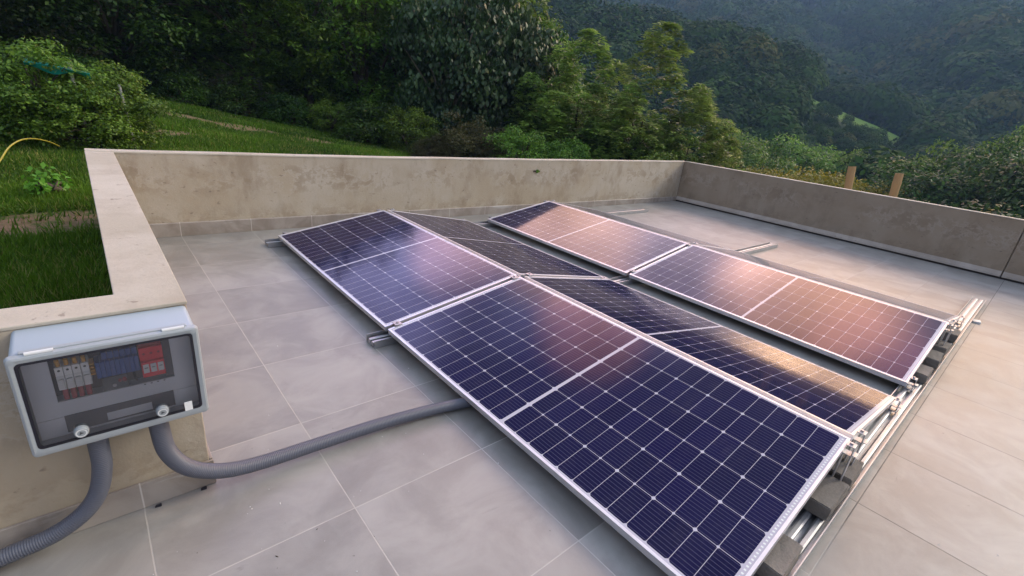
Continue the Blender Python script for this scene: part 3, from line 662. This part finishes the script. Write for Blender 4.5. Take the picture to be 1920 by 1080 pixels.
for k in range(3):
    x0 = LX(-.695) + k * .0184
    mb = MB(); mb.box(x0, x0 + .0145, CY - .0185, CY - .0172, LZ(.588), LZ(.617)); mb.build('indicator_window', M['white'], sp)
    mb = MB(); mb.box(x0 + .003, x0 + .0115, CY - .0193, CY - .0187, LZ(.604), LZ(.607)); mb.build('print_mark', M['brkdark'], sp)
    mb = MB(); mb.tube([(x0 + .007, CY - .0058, LZ(.648)), (x0 + .007, CY - .0075, LZ(.648))], .0034, 10); mb.build('screw', M['darkred'], sp)
mb = MB(); mb.box(LX(-.795), LX(-.735), CY - .002, -.05, LZ(.548), LZ(.592)); mb.build('grounding_terminal', M['brkdark'], bx, .001)
mb = MB(); mb.tube([(LX(-.768), CY - .002, LZ(.563)), (LX(-.768), CY - .006, LZ(.563))], .0048, 12); mb.build('screw', M['steel'], bx)
for xx, ww in ((-.757, .004), (-.746, .006), (-.72, .003)):
    mb = MB(); mb.tube([(LX(xx), -.07, LZ(.600)), (LX(xx) + .003, CY - .004, LZ(.575)), (LX(xx) + .006, -.07, LZ(.550))], ww, 8); mb.build('red_wire', M['darkred'] if ww > .003 else M['gasket'], bx)
for k in range(4):
    mb = MB(); mb.box(LX(-.70) + k * .0165, LX(-.70) + k * .0165 + .005, CY - .001, CY - .0002, LZ(.539), LZ(.542)); mb.build('slot', M['gasket'], cov)
mb = MB(); mb.box(LX(-.640), LX(-.621), CY + .001, -.05, LZ(.552), LZ(.68)); mb.build('din_rail_end', M['recess'], bx)
for kx, kz in ((-.8599, .468), (-.6692, .4655)):
    x, z = LX(kx), LZ(kz)
    mb = MB(); mb.tube([(x, -DP - .008, z), (x, -DP - .026, z), (x, -DP - .032, z)], [.0175, .0170, .0145], 24); kn = mb.build('lock_knob', M['rim'], bx, 0)
    mb = MB()
    for a in range(24):
        A1_, A2_ = 2 * math.pi * a / 24, 2 * math.pi * (a + 1) / 24; b = len(mb.v)
        mb.v += [(x + math.cos(q) * r_, -DP - .0328, z + math.sin(q) * r_) for q, r_ in ((A1_, .0095), (A2_, .0095), (A2_, .0132), (A1_, .0132))]; mb.face((b, b + 1, b + 2, b + 3))
    mb.build('knob_ring', M['white'], kn)
    mb = MB(); mb.v = [(x - .005, -DP - .0334, z - .0045), (x + .006, -DP - .0334, z - .0005), (x - .003, -DP - .0334, z + .006)]; mb.face((0, 1, 2)); mb.build('knob_mark', M['brkdark'], kn)
mb = MB(); mb.box(LX(-.611), LX(-.590), -DP - .0192, -DP - .0168, LZ(.4405), LZ(.472)); mb.build('sticker', M['brk'], lid)
# cable glands under the box + conduits
def bez(pts, n):
    """Catmull-Rom through the points, resampled evenly"""
    P = [Vector(p) for p in pts]; P = [P[0] * 2 - P[1]] + P + [P[-1] * 2 - P[-2]]; o = []
    for i in range(1, len(P) - 2):
        for k in range(60):
            u = k / 60; a, b, c, d = P[i - 1:i + 3]
            o.append(.5 * ((2 * b) + (c - a) * u + (2 * a - 5 * b + 4 * c - d) * u * u + (3 * b - a - 3 * c + d) * u ** 3))
    o.append(P[-2]); L = [0]
    for i in range(1, len(o)): L.append(L[-1] + (o[i] - o[i - 1]).length)
    res = []; j = 0
    for k in range(n):
        s = L[-1] * k / (n - 1)
        while j < len(L) - 2 and L[j + 1] < s: j += 1
        f = (s - L[j]) / max(L[j + 1] - L[j], 1e-9); res.append(o[j].lerp(o[j + 1], f))
    return res, L[-1]
def conduit(pts, label, rad):
    P, L = bez(pts, 4); pitch = .0066; n = int(L / pitch) * 6; P, L = bez(pts, n)
    rd = [rad * (1 + .022 * (1 if (i % 6) in (1, 2, 3) else -1)) for i in range(n)]
    root = tag(empty('conduit', P[0]), label, 'conduit'); mb = MB(); mb.tube(P, rd, 22); o = mb.build('corrugated_tube', M['conduit'], root, 0, True); o.location = -Vector(P[0])
    mb = MB(); mb.tube([P[0] + Vector((0, 0, .0)), P[0] - Vector((0, 0, .022))], rad * 1.14, 16); g = mb.build('gland', M['inner'], root, .002); g.location = -Vector(P[0])
    return root
conduit([(-.683, -.725, .419), (-.682, -.725, .35), (-.674, -.725, .265), (-.640, -.725, .186), (-.582, -.722, .128), (-.50, -.715, .085), (-.38, -.705, .058), (-.15, -.70, .045), (.10, -.705, .038), (.35, -.73, .034), (.60, -.78, .034), (.95, -.86, .034), (1.3, -.90, .034)], 'ribbed grey conduit curving from the box across the tiles to under the nearest panel', .0272)
conduit([(-.836, -.73, .419), (-.836, -.73, .36), (-.840, -.73, .28), (-.862, -.728, .192), (-.905, -.725, .128), (-.975, -.72, .082), (-1.06, -.715, .062), (-1.2, -.71, .05), (-1.6, -.70, .04), (-2.2, -.70, .036)], 'ribbed grey conduit curving down from the box and off to the left along the skirting', .0255)
# two black chips by the skirting corner and crumbs on the tiles
for (x, y, lb) in ((-.725, -.672, 'black chip on the floor by the skirting joint below the box'), (-.585, -.668, 'tiny black chip on the floor by the skirting corner')):
    mb = MB(); mb.v = [(-.010, -.004, 0), (.009, -.006, 0), (.011, .004, 0), (-.007, .005, 0), (-.009, -.003, .007), (.008, -.004, .009), (.009, .003, .008), (-.006, .004, .006)]
    for q in ((0, 3, 2, 1), (4, 5, 6, 7), (0, 1, 5, 4), (1, 2, 6, 5), (2, 3, 7, 6), (3, 0, 4, 7)): mb.face(q)
    o = mb.build('plastic_chip', M['gasket']); o.location = (x, y, .001); tag(o, lb, 'chip', None)
mb = MB(); rr2 = random.Random(5)
for k in range(60):
    if k < 34: x, y = rr2.gauss(-.35, .35), rr2.gauss(-.98, .22)
    elif k < 48: x, y = rr2.uniform(-.4, .7), rr2.uniform(-1.7, .5)
    else: x, y = rr2.uniform(1.2, 5.5), rr2.uniform(-3.1, -2.3)
    if y > YS - .02 and x < XL + .02: continue
    s = rr2.uniform(.001, .0026); a = rr2.uniform(0, 3.1); b = len(mb.v); ca, sa = math.cos(a), math.sin(a); l = rr2.choice((1, 1, 1.6, 3))
    mb.v += [(x + ca * s * l, y + sa * s * l, .001), (x - sa * s, y + ca * s, .001), (x - ca * s * l, y - sa * s * l, .001), (x + sa * s, y - ca * s, .001), (x, y, .001 + s)]
    mi = 1 if rr2.random() < .3 else 0
    for q in ((0, 1, 4), (1, 2, 4), (2, 3, 4), (3, 0, 4)): mb.face([b + i for i in q], mi)
o = mb.build('crumbs', [M['white'], M['bark']]); o['kind'] = 'stuff'

# ------------------------------------------------------------------ garden things
def cane(base, top, label, cut):
    root = tag(empty('bamboo_pole', base), label, 'pole'); B = Vector(base); D = Vector(top) - B; n = 44; pts = []; rad = []
    for i in range(n + 1):
        u = i / n; pts.append(D * u); k = (u * 9.3 + .35) % 1; rad.append(.062 * (1 + .10 * math.exp(-((min(k, 1 - k)) / .035) ** 2)))
    mb = MB(); mb.tube(pts, rad, 16, caps=False); mb.build('cane', M['bamboo'], root, 0, True)
    mb = MB(); e = D - D.normalized() * (.001 if cut else .05); mb.tube([e - D.normalized() * .01, e], .055, 16); mb.build('cut_end', M['cane_cut'] if cut else M['dark'], root)
cane((9.6, -.12, -1.4), (9.6, .217, 1.135), 'hollow bamboo pole beyond the right wall, the one nearer the wall corner', False)
cane((9.6, -.68, -1.4), (9.6, -.487, 1.133), 'bamboo pole with a pale capped top beyond the right wall', True)

def at(az, d, z=None):
    x = CAM.x + d * math.sin(R(az)); y = CAM.y + d * math.cos(R(az)); return Vector((x, y, float(height(x, y)) if z is None else z))
def elz(d, el): return CAM.z + d * math.tan(R(el))

# ------------------------------------------------------------------ foliage
def leaves(P, Nrm, size, rng, aspect=.5, droop=0.0, fold=.25, jit=.55, axis=None):
    """one folded rhombic leaf (4 verts) per point; Nrm = rough facing"""
    n = len(P); up = Nrm + rng.normal(0, jit, (n, 3)); up /= np.linalg.norm(up, axis=1, keepdims=True)
    a = rng.normal(0, 1, (n, 3)); a[:, 2] -= droop
    if axis is not None: a = axis + a * .35
    a = a + 0.0; a -= up * np.sum(a * up, 1, keepdims=True); a /= np.linalg.norm(a, axis=1, keepdims=True) + 1e-9
    if droop > 1: a = a * .3 + np.array([0, 0, -1.]) * .7; a += rng.normal(0, .25, (n, 3)); a /= np.linalg.norm(a, axis=1, keepdims=True)
    b = np.cross(up, a); b /= np.linalg.norm(b, axis=1, keepdims=True) + 1e-9
    s = (size * rng.uniform(.6, 1.3, n))[:, None]; V = np.zeros((n, 4, 3))
    V[:, 0] = P - a * s * .5; V[:, 2] = P + a * s * .5; m = P + up * s * fold * .2 + a * s * .03
    V[:, 1] = m + b * s * aspect * .5; V[:, 3] = m - b * s * aspect * .5
    return V.reshape(-1, 3)
def crown_mesh(name, seed, material, n_leaf, size, rx, rz, shape='round', clusters=70, csize=.28, aspect=.5, droop=0., low=-.75, ros=False):
    """unit-ish crown centred at origin (half-height rz, radius rx)"""
    g = np.random.default_rng(seed); C = []; 
    lob = [(g.uniform(0, 2 * np.pi), g.uniform(-.7, .9), g.uniform(.15, .38)) for _ in range(9)]
    ML = [(0, 0, 1.0, .5)] * 2 + [(g.uniform(.4, .75) * math.cos(q), g.uniform(.4, .75) * math.sin(q), g.uniform(.0, .7), g.uniform(.42, .60)) for q in np.arange(6) * 1.047 + g.uniform(0, 1)]
    while len(C) < clusters:
        v = g.normal(0, 1, 3); v /= np.linalg.norm(v)
        if v[2] < low: continue
        r = g.uniform(.35, 1) ** .45
        a = math.atan2(v[1], v[0]); bulge = 1
        for la, lz, ls in lob: bulge += ls * math.exp(-((math.remainder(a - la, 2 * math.pi)) ** 2) / .35 - ((v[2] - lz) ** 2) / .18)
        p = v * r * bulge * .82
        if shape == 'cone':
            h = g.uniform(0, 1) ** 1.3; rad = (1 - h) ** .8 * g.uniform(.35, 1) ** .5 * (1 + .25 * math.sin(a * 3 + seed)) + .04
            p = np.array([math.cos(a) * rad, math.sin(a) * rad, -1 + 2 * h])
        if shape == 'multi':
            ox, oy, top, lr = ML[int(g.integers(len(ML)))]; zz = -1 + (top + 1) * g.uniform(0, 1) ** .85
            rad = lr * (1 - ((zz + 1) / (top + 1)) ** 2.0) ** .6 * g.uniform(.45, 1) ** .5 + .03
            p = np.array([ox + math.cos(a) * rad, oy + math.sin(a) * rad, zz])
        if shape == 'mound': p[2] = abs(p[2]) * 1.3 - .55
        C.append(p)
    C = np.array(C) * np.array([rx, rx, rz]); cs = csize * rx * g.uniform(.55, 1.35, clusters)
    wgt = cs ** 2; wgt /= wgt.sum(); k = g.choice(clusters, n_leaf, p=wgt)
    d = g.normal(0, 1, (n_leaf, 3)); d[:, 2] = np.where(g.random(n_leaf) < .7, np.abs(d[:, 2]), d[:, 2]); d /= np.linalg.norm(d, axis=1, keepdims=True)
    rad = g.uniform(.2, 1, n_leaf) ** .4
    if droop > 1: sq = np.array([1, 1, .9])
    else: sq = np.array([1.1, 1.1, .62])
    P = C[k] + d * (cs[k] * rad)[:, None] * sq + g.normal(0, size * .5, (n_leaf, 3))
    Nrm = d * .6 + np.array([0, 0, .9])
    if ros:        # leaves radiate from each twig tip
        dd_ = d.copy(); dd_[:, 2] = dd_[:, 2] * .8 + .25; P = C[k] + dd_ * (size * .55 + cs[k] * rad * .45)[:, None]; up_ = np.array([0, 0, 1.]) + d * .2
        V = leaves(P, up_, np.full(n_leaf, size), g, aspect, 0, .25, .25, dd_)
    else: V = leaves(P, Nrm, np.full(n_leaf, size), g, aspect, droop)
    ct = g.uniform(.12, .8, clusters); tint = np.clip(ct[k] + g.normal(0, .16, n_leaf) + .10 * (rad - .7), 0, .92); tint[g.random(n_leaf) < .012] = 1
    me = quad_mesh(name, V, material, nper=4, tint=tint); return me, C
def trunk_mesh(name, C, rz, height_, material, seed, r0=.16, bare=.25):
    g = random.Random(seed); mb = MB(); H = height_
    pts = [Vector((g.uniform(-.12, .12) * i * .25, g.uniform(-.12, .12) * i * .25, H * i / 7)) for i in range(8)]; mb.tube(pts, [r0 * (1 - .1 * i) for i in range(8)], 9)
    for c in list(C)[::max(1, len(C) // 16)]:
        e = Vector(c) + Vector((0, 0, H)); s0 = pts[min(7, max(2, int(7 * g.uniform(bare + .15, .95))))]
        if e.z < s0.z: s0 = pts[2]
        m = s0.lerp(e, .5) + Vector((0, 0, .12 * (e - s0).length)); mb.tube([s0, s0.lerp(m, .6), m, e], [r0 * .4, r0 * .32, r0 * .22, r0 * .07], 6)
    me_o = mb.build(name, material, None, 0, True); me = me_o.data; bpy.data.objects.remove(me_o); return me
KINDS = {}
def kind(key, material, n, size, rx, rz, trunk_h, bark='bark', **kw):
    me, C = crown_mesh('crown', hash_(key), M[material], n, size, rx, rz, **kw)
    tm = trunk_mesh('trunk', C, rz, trunk_h, M[bark], hash_(key) + 1, r0=.05 * rx + .05); vz = np.empty(len(me.vertices) * 3, np.float32); me.vertices.foreach_get('co', vz); KINDS[key] = (me, tm, rx, float(np.percentile(vz[2::3], 99.6)), trunk_h)
def hash_(s): return sum(ord(c) * (i + 3) for i, c in enumerate(s)) % 9973
def tree(key, base, label, cat='tree', name='tree', scale=1, sz=1, rot=0, group=None, lean=(0, 0)):
    me, tm, rx, rz, th = KINDS[key]; root = tag(empty(name, base, (lean[0], lean[1], rot)), label, cat, group); root.scale = (scale, scale, scale * sz)
    c = bpy.data.objects.new('crown', me); COL.objects.link(c); c.parent = root; c.location = (0, 0, th)
    tr = bpy.data.objects.new('trunk' if cat == 'tree' else 'stem', tm); COL.objects.link(tr); tr.parent = root; return root
kind('dark a', 'leaf_dark', 30000, .17, 3.3, 4.8, 4.3, clusters=120, csize=.25, low=-1)
kind('dark b', 'leaf_dark', 28000, .15, 3.1, 4.4, 4.0, clusters=130, csize=.23, low=-1)
kind('mid a', 'leaf_mid', 24000, .17, 3.0, 4.4, 4.0, clusters=240, csize=.16, low=-1)
kind('mid b', 'leaf_mid', 28000, .19, 2.8, 4.6, 4.2, clusters=520, csize=.12, low=-1, aspect=.36, ros=True)
kind('grey', 'leaf_grey', 18000, .24, 3.0, 4.2, 4.4, low=-1, clusters=110, csize=.24, droop=2, aspect=.62, bark='pale_bark')
kind('cone a', 'leaf_bright', 30000, .175, 2.3, 3.3, 3.3, shape='multi', clusters=760, csize=.10, aspect=.32, ros=True)
kind('cone b', 'leaf_bright', 27000, .17, 2.4, 2.9, 2.8, shape='multi', clusters=680, csize=.10, aspect=.32, low=-1, ros=True)
kind('brown', 'leaf_brown', 12000, .085, 1.25, 1.2, 1.0, shape='mound', clusters=90, csize=.22, aspect=.4)
kind('bush', 'leaf_mid', 15000, .085, 1.15, 1.15, 1.0, clusters=120, csize=.24, aspect=.6, low=-1)
kind('shrub', 'leaf_dark', 9000, .11, 1.2, 1.0, .8, shape='mound', clusters=60, csize=.27, low=-.95)
kind('valley', 'leaf_mid', 17000, .22, 3.6, 2.6, 4.2, clusters=75, csize=.26)
kind('valley dark', 'leaf_dark', 17000, .22, 3.6, 2.9, 4.4, clusters=75, csize=.28)
kind('yellow', 'leaf_yellow', 14000, .19, 3.6, 1.5, 3.2, clusters=85, csize=.24)
kind('herb', 'fresh', 260, .05, .16, .11, .10, shape='mound', clusters=14, csize=.4, aspect=.7)

def T_(key, az, d, el_top, label, **kw):
    """plant a tree of this kind so that its top reaches the given elevation"""
    b = at(az, d); me, tm, rx, rz, th = KINDS[key]; H = elz(d, el_top) - b.z; sc = kw.pop('scale', None); full = th + rz
    s = sc or H / full; sz = H / (full * s); return tree(key, b - Vector((0, 0, .1)), label, scale=s, sz=sz, **kw)
G = 'trees of the dark wood behind the lawn'
# the tall wall of trees behind the lawn
T_('dark a', -13, 15, 18, 'dark tree outermost in the wood, behind the big bush', group=G, rot=.3)
T_('dark b', -5, 16.5, 18, 'almost black tree right behind the garden bush with the teal tarp', group=G, rot=1.1)
T_('dark a', 3.5, 16.5, 17, 'tall shadowy tree above the crest of the lawn, beside the garden bush', group=G, rot=2.0)
T_('mid b', 9, 17.5, 15.6, 'grey green tree hanging over the upper lawn', group=G, rot=.6)
T_('mid b', 13.5, 16.2, 16, 'dark bushy tree overhanging the bare earth streaks of the lawn', group=G, rot=4)
T_('mid a', 19, 16.8, 15.5, 'leafy green tree where the lawn edge starts to drop', group=G, rot=2.7)
T_('mid a', 24, 17, 15, 'dense tree behind the lowest tip of the lawn', group=G, rot=5)
T_('mid b', 28.5, 18, 14.6, 'tall green tree between the tip of the lawn and the large leaved trees', group=G, rot=3)
T_('grey', 33.5, 15.5, 13, 'large leaved tree with drooping grey green leaves above the brown shrub', group=G, rot=1)
T_('grey', 38.5, 16.5, 12.2, 'second droopy large leaved tree, next to the sunlit conical trees', group=G, rot=3.4)
T_('mid a', 36.5, 20.5, 13.2, 'tall tree rising behind the large leaved trees', group=G, rot=4.4)
T_('mid a', 43, 19, 8.6, 'green tree half hidden between the large leaved trees and the first conical tree', group=G, rot=.4)
G2 = 'sunlit trees beyond the back wall'
T_('cone a', 48, 15, 8.4, 'sunlit bushy tree with twin pointed tops, left one of the two light green trees', group=G2, rot=.8, scale=1.0)
T_('cone b', 45, 15.5, 6.6, 'light green rounded tree pressed against the left side of the pointed sunlit tree', group=G2, rot=2.8)
T_('cone a', 55.5, 14.5, 9.6, 'tallest sunlit tree ending in a slim pointed top in front of the blue hillside', group=G2, rot=2.2, scale=1.06)
T_('cone b', 53.5, 13.6, 3.8, 'low light green tree in front, beneath the slim pointed top', group=G2, rot=5.2)
T_('cone b', 51.5, 15.6, 5.8, 'light green tree filling the dip between the two pointed tops, a little behind them', group=G2, rot=3.6)
T_('cone b', 60.5, 14, 4.3, 'sunlit tree with pale leaf tips leaning towards the wall corner', group=G2, rot=4.0)
T_('cone b', 64.5, 13.5, -.4, 'small sunlit tree just outside the corner of the two walls', group=G2, rot=1.4)
# understorey
G3 = 'shrubs along the foot of the wood'
for i, (az, d, el, k, lb) in enumerate([(8, 15.2, 0, 'shrub', 'dark shrub at the crest of the lawn next to the garden bush'), (12.5, 15.2, -.6, 'shrub', 'dark shrub above the longest bare earth streak'), (17, 14.8, -1.0, 'shrub', 'dark shrub under the overhanging trees where the lawn bends down'),
        (21, 14.4, -1.2, 'bush', 'mid green shrub by the thin bent stem at the lawn edge'), (25, 13.8, -.8, 'shrub', 'dark shrub at the tip of the lawn just above the back wall'), (29, 13.4, -1.0, 'bush', 'green shrub left of the brown shrub, right above the back wall'), (-9, 13.5, 1.5, 'shrub', 'dark shrub behind the left side of the garden bush'), (.5, 15, .5, 'shrub', 'dark shrub showing behind the pale posts')]):
    T_(k, az, d, el, lb, cat='shrub', name='shrub', group=G3, rot=i * 1.3)
T_('brown', 35.5, 12.6, -1.0, 'tall brownish shrub with fine leaves over the middle of the back wall', cat='shrub', name='shrub', rot=.5, group=G3)
T_('brown', 31.5, 12.2, -3.6, 'low brownish shrub spreading left of the taller brown shrub', cat='shrub', name='shrub', rot=2.1, group=G3)
T_('brown', 38.5, 12.2, -2.2, 'olive brown shrub with reddish leaves right of the tall brown shrub', cat='shrub', name='shrub', rot=4, group=G3)
T_('bush', 42, 12.0, -1.8, 'bright green shrub above the green wall plug', cat='shrub', name='shrub', rot=3, group=G3)
T_('bush', 47.5, 12.2, -2.4, 'green shrub at the foot of the twin topped sunlit tree', cat='shrub', name='shrub', rot=1, group=G3)
T_('bush', 57.5, 12.2, -2.6, 'green shrub below the slim pointed tree, over the end of the back wall', cat='shrub', name='shrub', rot=5, group=G3)
# garden bush, herb
T_('bush', -2.0, 9.0, 1.25, 'tall garden bush on the lawn left of the pale post', cat='shrub', name='garden_bush', scale=.56)
T_('bush', 1.9, 9.1, .2, 'garden bush on the lawn just beyond the wall corner, right of the pale post', cat='shrub', name='garden_bush', scale=.56, rot=1.5)
T_('bush', .2, 8.7, -1.7, 'low leafy bush in front, between the two garden bushes', cat='shrub', name='garden_bush', scale=.5, rot=4)
T_('bush', -5.4, 9.2, -.6, 'leafy bush at the left edge of the photo, joining the tall garden bush', cat='shrub', name='garden_bush', rot=2, scale=.56)
hb = at(-2.7, 4.9); q = pix_ground(-2.7, -11.6); tree('herb', Vector((q[0], q[1], float(height(*q)) - .02)), 'small bright green weed growing in the lawn beside the parapet', cat='plant', name='weed', scale=1.0, sz=1.3)
# poles + tarp behind bush, hose
b = at(-.1, 10.6); mb = MB(); mb.tube([(0, 0, 0), (-.06, .02, 2.25)], .02, 8); o = mb.build('garden_post', M['pale_pole']); p = at(.5, 8.7); zz = elz(8.7, -.65) - p.z; o.location = p; o.scale = (1, 1, zz / 2.25); tag(o, 'pale post sticking out of the garden bush beside the teal tarp', 'post')
mb = MB(); mb.tube([(0, 0, 0), (-.06, .02, 2.0)], .017, 8); o = mb.build('garden_post', M['pale_pole']); p = at(3.6, 8.8); zz = elz(8.8, -2.0) - p.z; o.location = p; o.scale = (1, 1, zz / 2.0); tag(o, 'thin pale post at the right edge of the garden bush', 'post')
mb = MB(); p = at(-.3, 8.62); zz = elz(8.62, -1.0)
for i in range(13):
    u = i / 12; x = -.35 + .6 * u; mb.v += [(x, 0, .012 * math.sin(u * 5) - .04 * u), (x, .05, -.05 + .03 * math.sin(u * 9 + 1) - .05 * u), (x, .3, .05 - .1 * u)]
for i in range(12):
    a = i * 3; mb.face((a, a + 3, a + 4, a + 1)); mb.face((a, a + 2, a + 5, a + 3))
o = mb.build('tarp', M['tarp']); o.location = (p.x, p.y, zz); md = o.modifiers.new('s', 'SOLIDIFY'); md.thickness = .004; tag(o, 'strip of teal tarp showing through the top of the garden bush', 'tarp')
mb = MB(); ps = []
for az, d, el in ((-6.2, 5.5, -10.0), (-5.3, 5.7, -8.5), (-4.6, 5.9, -7.5), (-3.8, 6.15, -6.95), (-3.0, 6.5, -6.85), (-2.2, 7.0, -7.05), (-1.6, 7.5, -7.4)):
    x = CAM.x + d * math.sin(R(az)); y = CAM.y + d * math.cos(R(az)); ps.append((x, y, elz(d, el)))
b0 = at(-7.8, 5.3); ps = [(b0.x, b0.y, b0.z)] + ps
pp, _ = bez(ps, 60); mb.tube(pp, .0065, 8); o = mb.build('garden_hose', M['hose'], None, 0, True); tag(o, 'yellow hose arching over the lawn in front of the garden bush', 'hose')

# valley trees, each its own
G4 = 'trees in the valley beyond the right wall'
VT = [('yellow', 69.5, 30, -3.3, 'yellow green spreading tree nearest the sunlit trees, over the right wall'), ('yellow', 74, 31, -2.7, 'broad yellow green tree behind the hollow bamboo pole'), ('yellow', 78.6, 33, -3.2, 'yellow green tree between and behind the two bamboo poles'),
      ('valley', 67, 42, -.2, 'mid green tree right behind the sunlit tree by the wall corner'), ('valley', 70.5, 48, .0, 'rounded green tree above the yellow green trees'), ('valley', 74, 52, -.6, 'pale green dome shaped tree over the hollow bamboo pole'), ('valley dark', 78, 52, -.8, 'dark tree standing over the capped bamboo pole'),
      ('valley dark', 82, 34, .2, 'dark tree right of the capped bamboo pole'), ('valley dark', 86, 36, 1.5, 'large dark brownish tree above the right end of the wall'), ('valley', 84.2, 44, 1.6, 'green crown peeping over the dark trees at the right'), ('valley dark', 89.5, 33, 2.2, 'dark tree at the right edge of the photo'), ('valley', 88, 48, 2.8, 'green tree behind the dark trees near the right edge'), ('valley dark', 82.5, 24, -4.4, 'low dark tree close behind the wall, right of the bamboo'), ('valley dark', 87.5, 22, -3.6, 'lowest dark tree above the wall at the right edge')]
for i, (k, az, d, el, lb) in enumerate(VT):
    b = at(az, d); me_, tm_, rx, rz, th = KINDS[k]; s = (.95 + .12 * math.sin(i * 2.1)) * (d / 38) ** .4; H = elz(d, el) - b.z
    full = (th + rz) * s; base = Vector((b.x, b.y, min(b.z, elz(d, el) - full)))
    tree(k, base if H < full else b, lb, scale=s, sz=max(1, H / full), rot=i * 1.7, group=G4)

# far wooded hillsides: one mass
def far_forest():
    g = np.random.default_rng(11); protos = []
    for s in range(10):      # five fine crowns for the nearer slopes, five coarser ones for the far slopes
        nq, ls = (620, .20) if s < 5 else (330, .27); d = g.normal(0, 1, (nq, 3)); d[:, 2] = np.abs(d[:, 2]) * 1.0 - .25; d /= np.linalg.norm(d, axis=1, keepdims=True)
        lob = g.normal(0, 1, (9, 3)); lob /= np.linalg.norm(lob, axis=1, keepdims=True); bul = 1 + .4 * np.max(np.clip(d @ lob.T - .62, 0, 1), 1) * 2.4
        P = d * (bul * g.uniform(.74, 1.0, nq))[:, None] * np.array([1, 1, .85]); protos.append((leaves(P, d * 1.0 + np.array([0, 0, .5]), np.full(nq, ls), g, .8, 0, .25, .32), bul))
    az = []; dd = []
    for d0, d1, a0, a1, n in ((24, 46, -40, 48, 420), (40, 75, 40, 108, 520), (75, 140, 38, 108, 1000), (70, 122, 69, 81, 260), (140, 230, 40, 108, 1350), (230, 400, 40, 108, 1300), (60, 380, -40, 40, 350)):
        az.append(g.uniform(a0, a1, n)); dd.append(np.sqrt(g.uniform(d0 ** 2, d1 ** 2, n)))
    az = np.concatenate(az); dd = np.concatenate(dd); x = CAM.x + dd * np.sin(np.radians(az)); y = CAM.y + dd * np.cos(np.radians(az))
    keep = ridge_mask(x, y) < .25
    keep &= ~((az > 62) & (az < 92) & (dd < 47))          # the valley's own trees stand here
    az, dd, x, y = az[keep], dd[keep], x[keep], y[keep]; z = height(x, y); n = len(x)
    r = g.uniform(2.2, 4.6, n) * (.8 + .55 * smooth(60, 220, dd)) ; r[(az < 45) & (dd < 60)] *= 1.1
    q_ = (az > 69.5) & (az < 80.5) & (dd > 70) & (dd < 124); r[q_] *= np.interp(dd[q_], [70, 84, 124], [.8, .34, .24])
    hh = r * g.uniform(.9, 1.5, n)
    V = []; Tn = []
    ctint = np.clip(g.normal(.42, .2, n), .02, .9)
    for i in range(n):
        pv, bul = protos[i % 5 + (0 if dd[i] < 150 else 5)]; a = g.uniform(0, 6.28); c_, s_ = math.cos(a), math.sin(a)
        q = pv * np.array([r[i], r[i], r[i] * g.uniform(.8, 1.25)]); q = np.stack([q[:, 0] * c_ - q[:, 1] * s_, q[:, 0] * s_ + q[:, 1] * c_, q[:, 2]], -1)
        V.append(q + np.array([x[i], y[i], z[i] + hh[i] * .8])); k = len(pv) // 4
        tt = np.clip(ctint[i] + g.normal(0, .10, k), 0, .92)
        if i % 23 == 0: tt = np.full(k, .975)
        Tn.append(tt)
    V = np.concatenate(V); Tn = np.concatenate(Tn); me = quad_mesh('hillside_forest', V, M['leaf_far'], nper=4, tint=Tn)
    o = bpy.data.objects.new('hillside_forest', me); COL.objects.link(o); o['kind'] = 'stuff'
far_forest()

# ------------------------------------------------------------------ haze
mb = MB(); zmax = 170; mb.box(-520, 520, -520, 520, -18, zmax); hz = mb.build('haze', []); hz['kind'] = 'stuff'
hm = bpy.data.materials.new('haze_air'); hm.use_nodes = True; t = hm.node_tree
for n in list(t.nodes): t.nodes.remove(n)
o_ = t.nodes.new('ShaderNodeOutputMaterial'); pv = t.nodes.new('ShaderNodeVolumePrincipled'); pv.inputs['Color'].default_value = (.36, .62, 1.0, 1); pv.inputs['Density'].default_value = 0.00065; pv.inputs['Anisotropy'].default_value = .2
t.links.new(pv.outputs[0], o_.inputs['Volume']); hz.data.materials.clear(); hz.data.materials.append(hm)
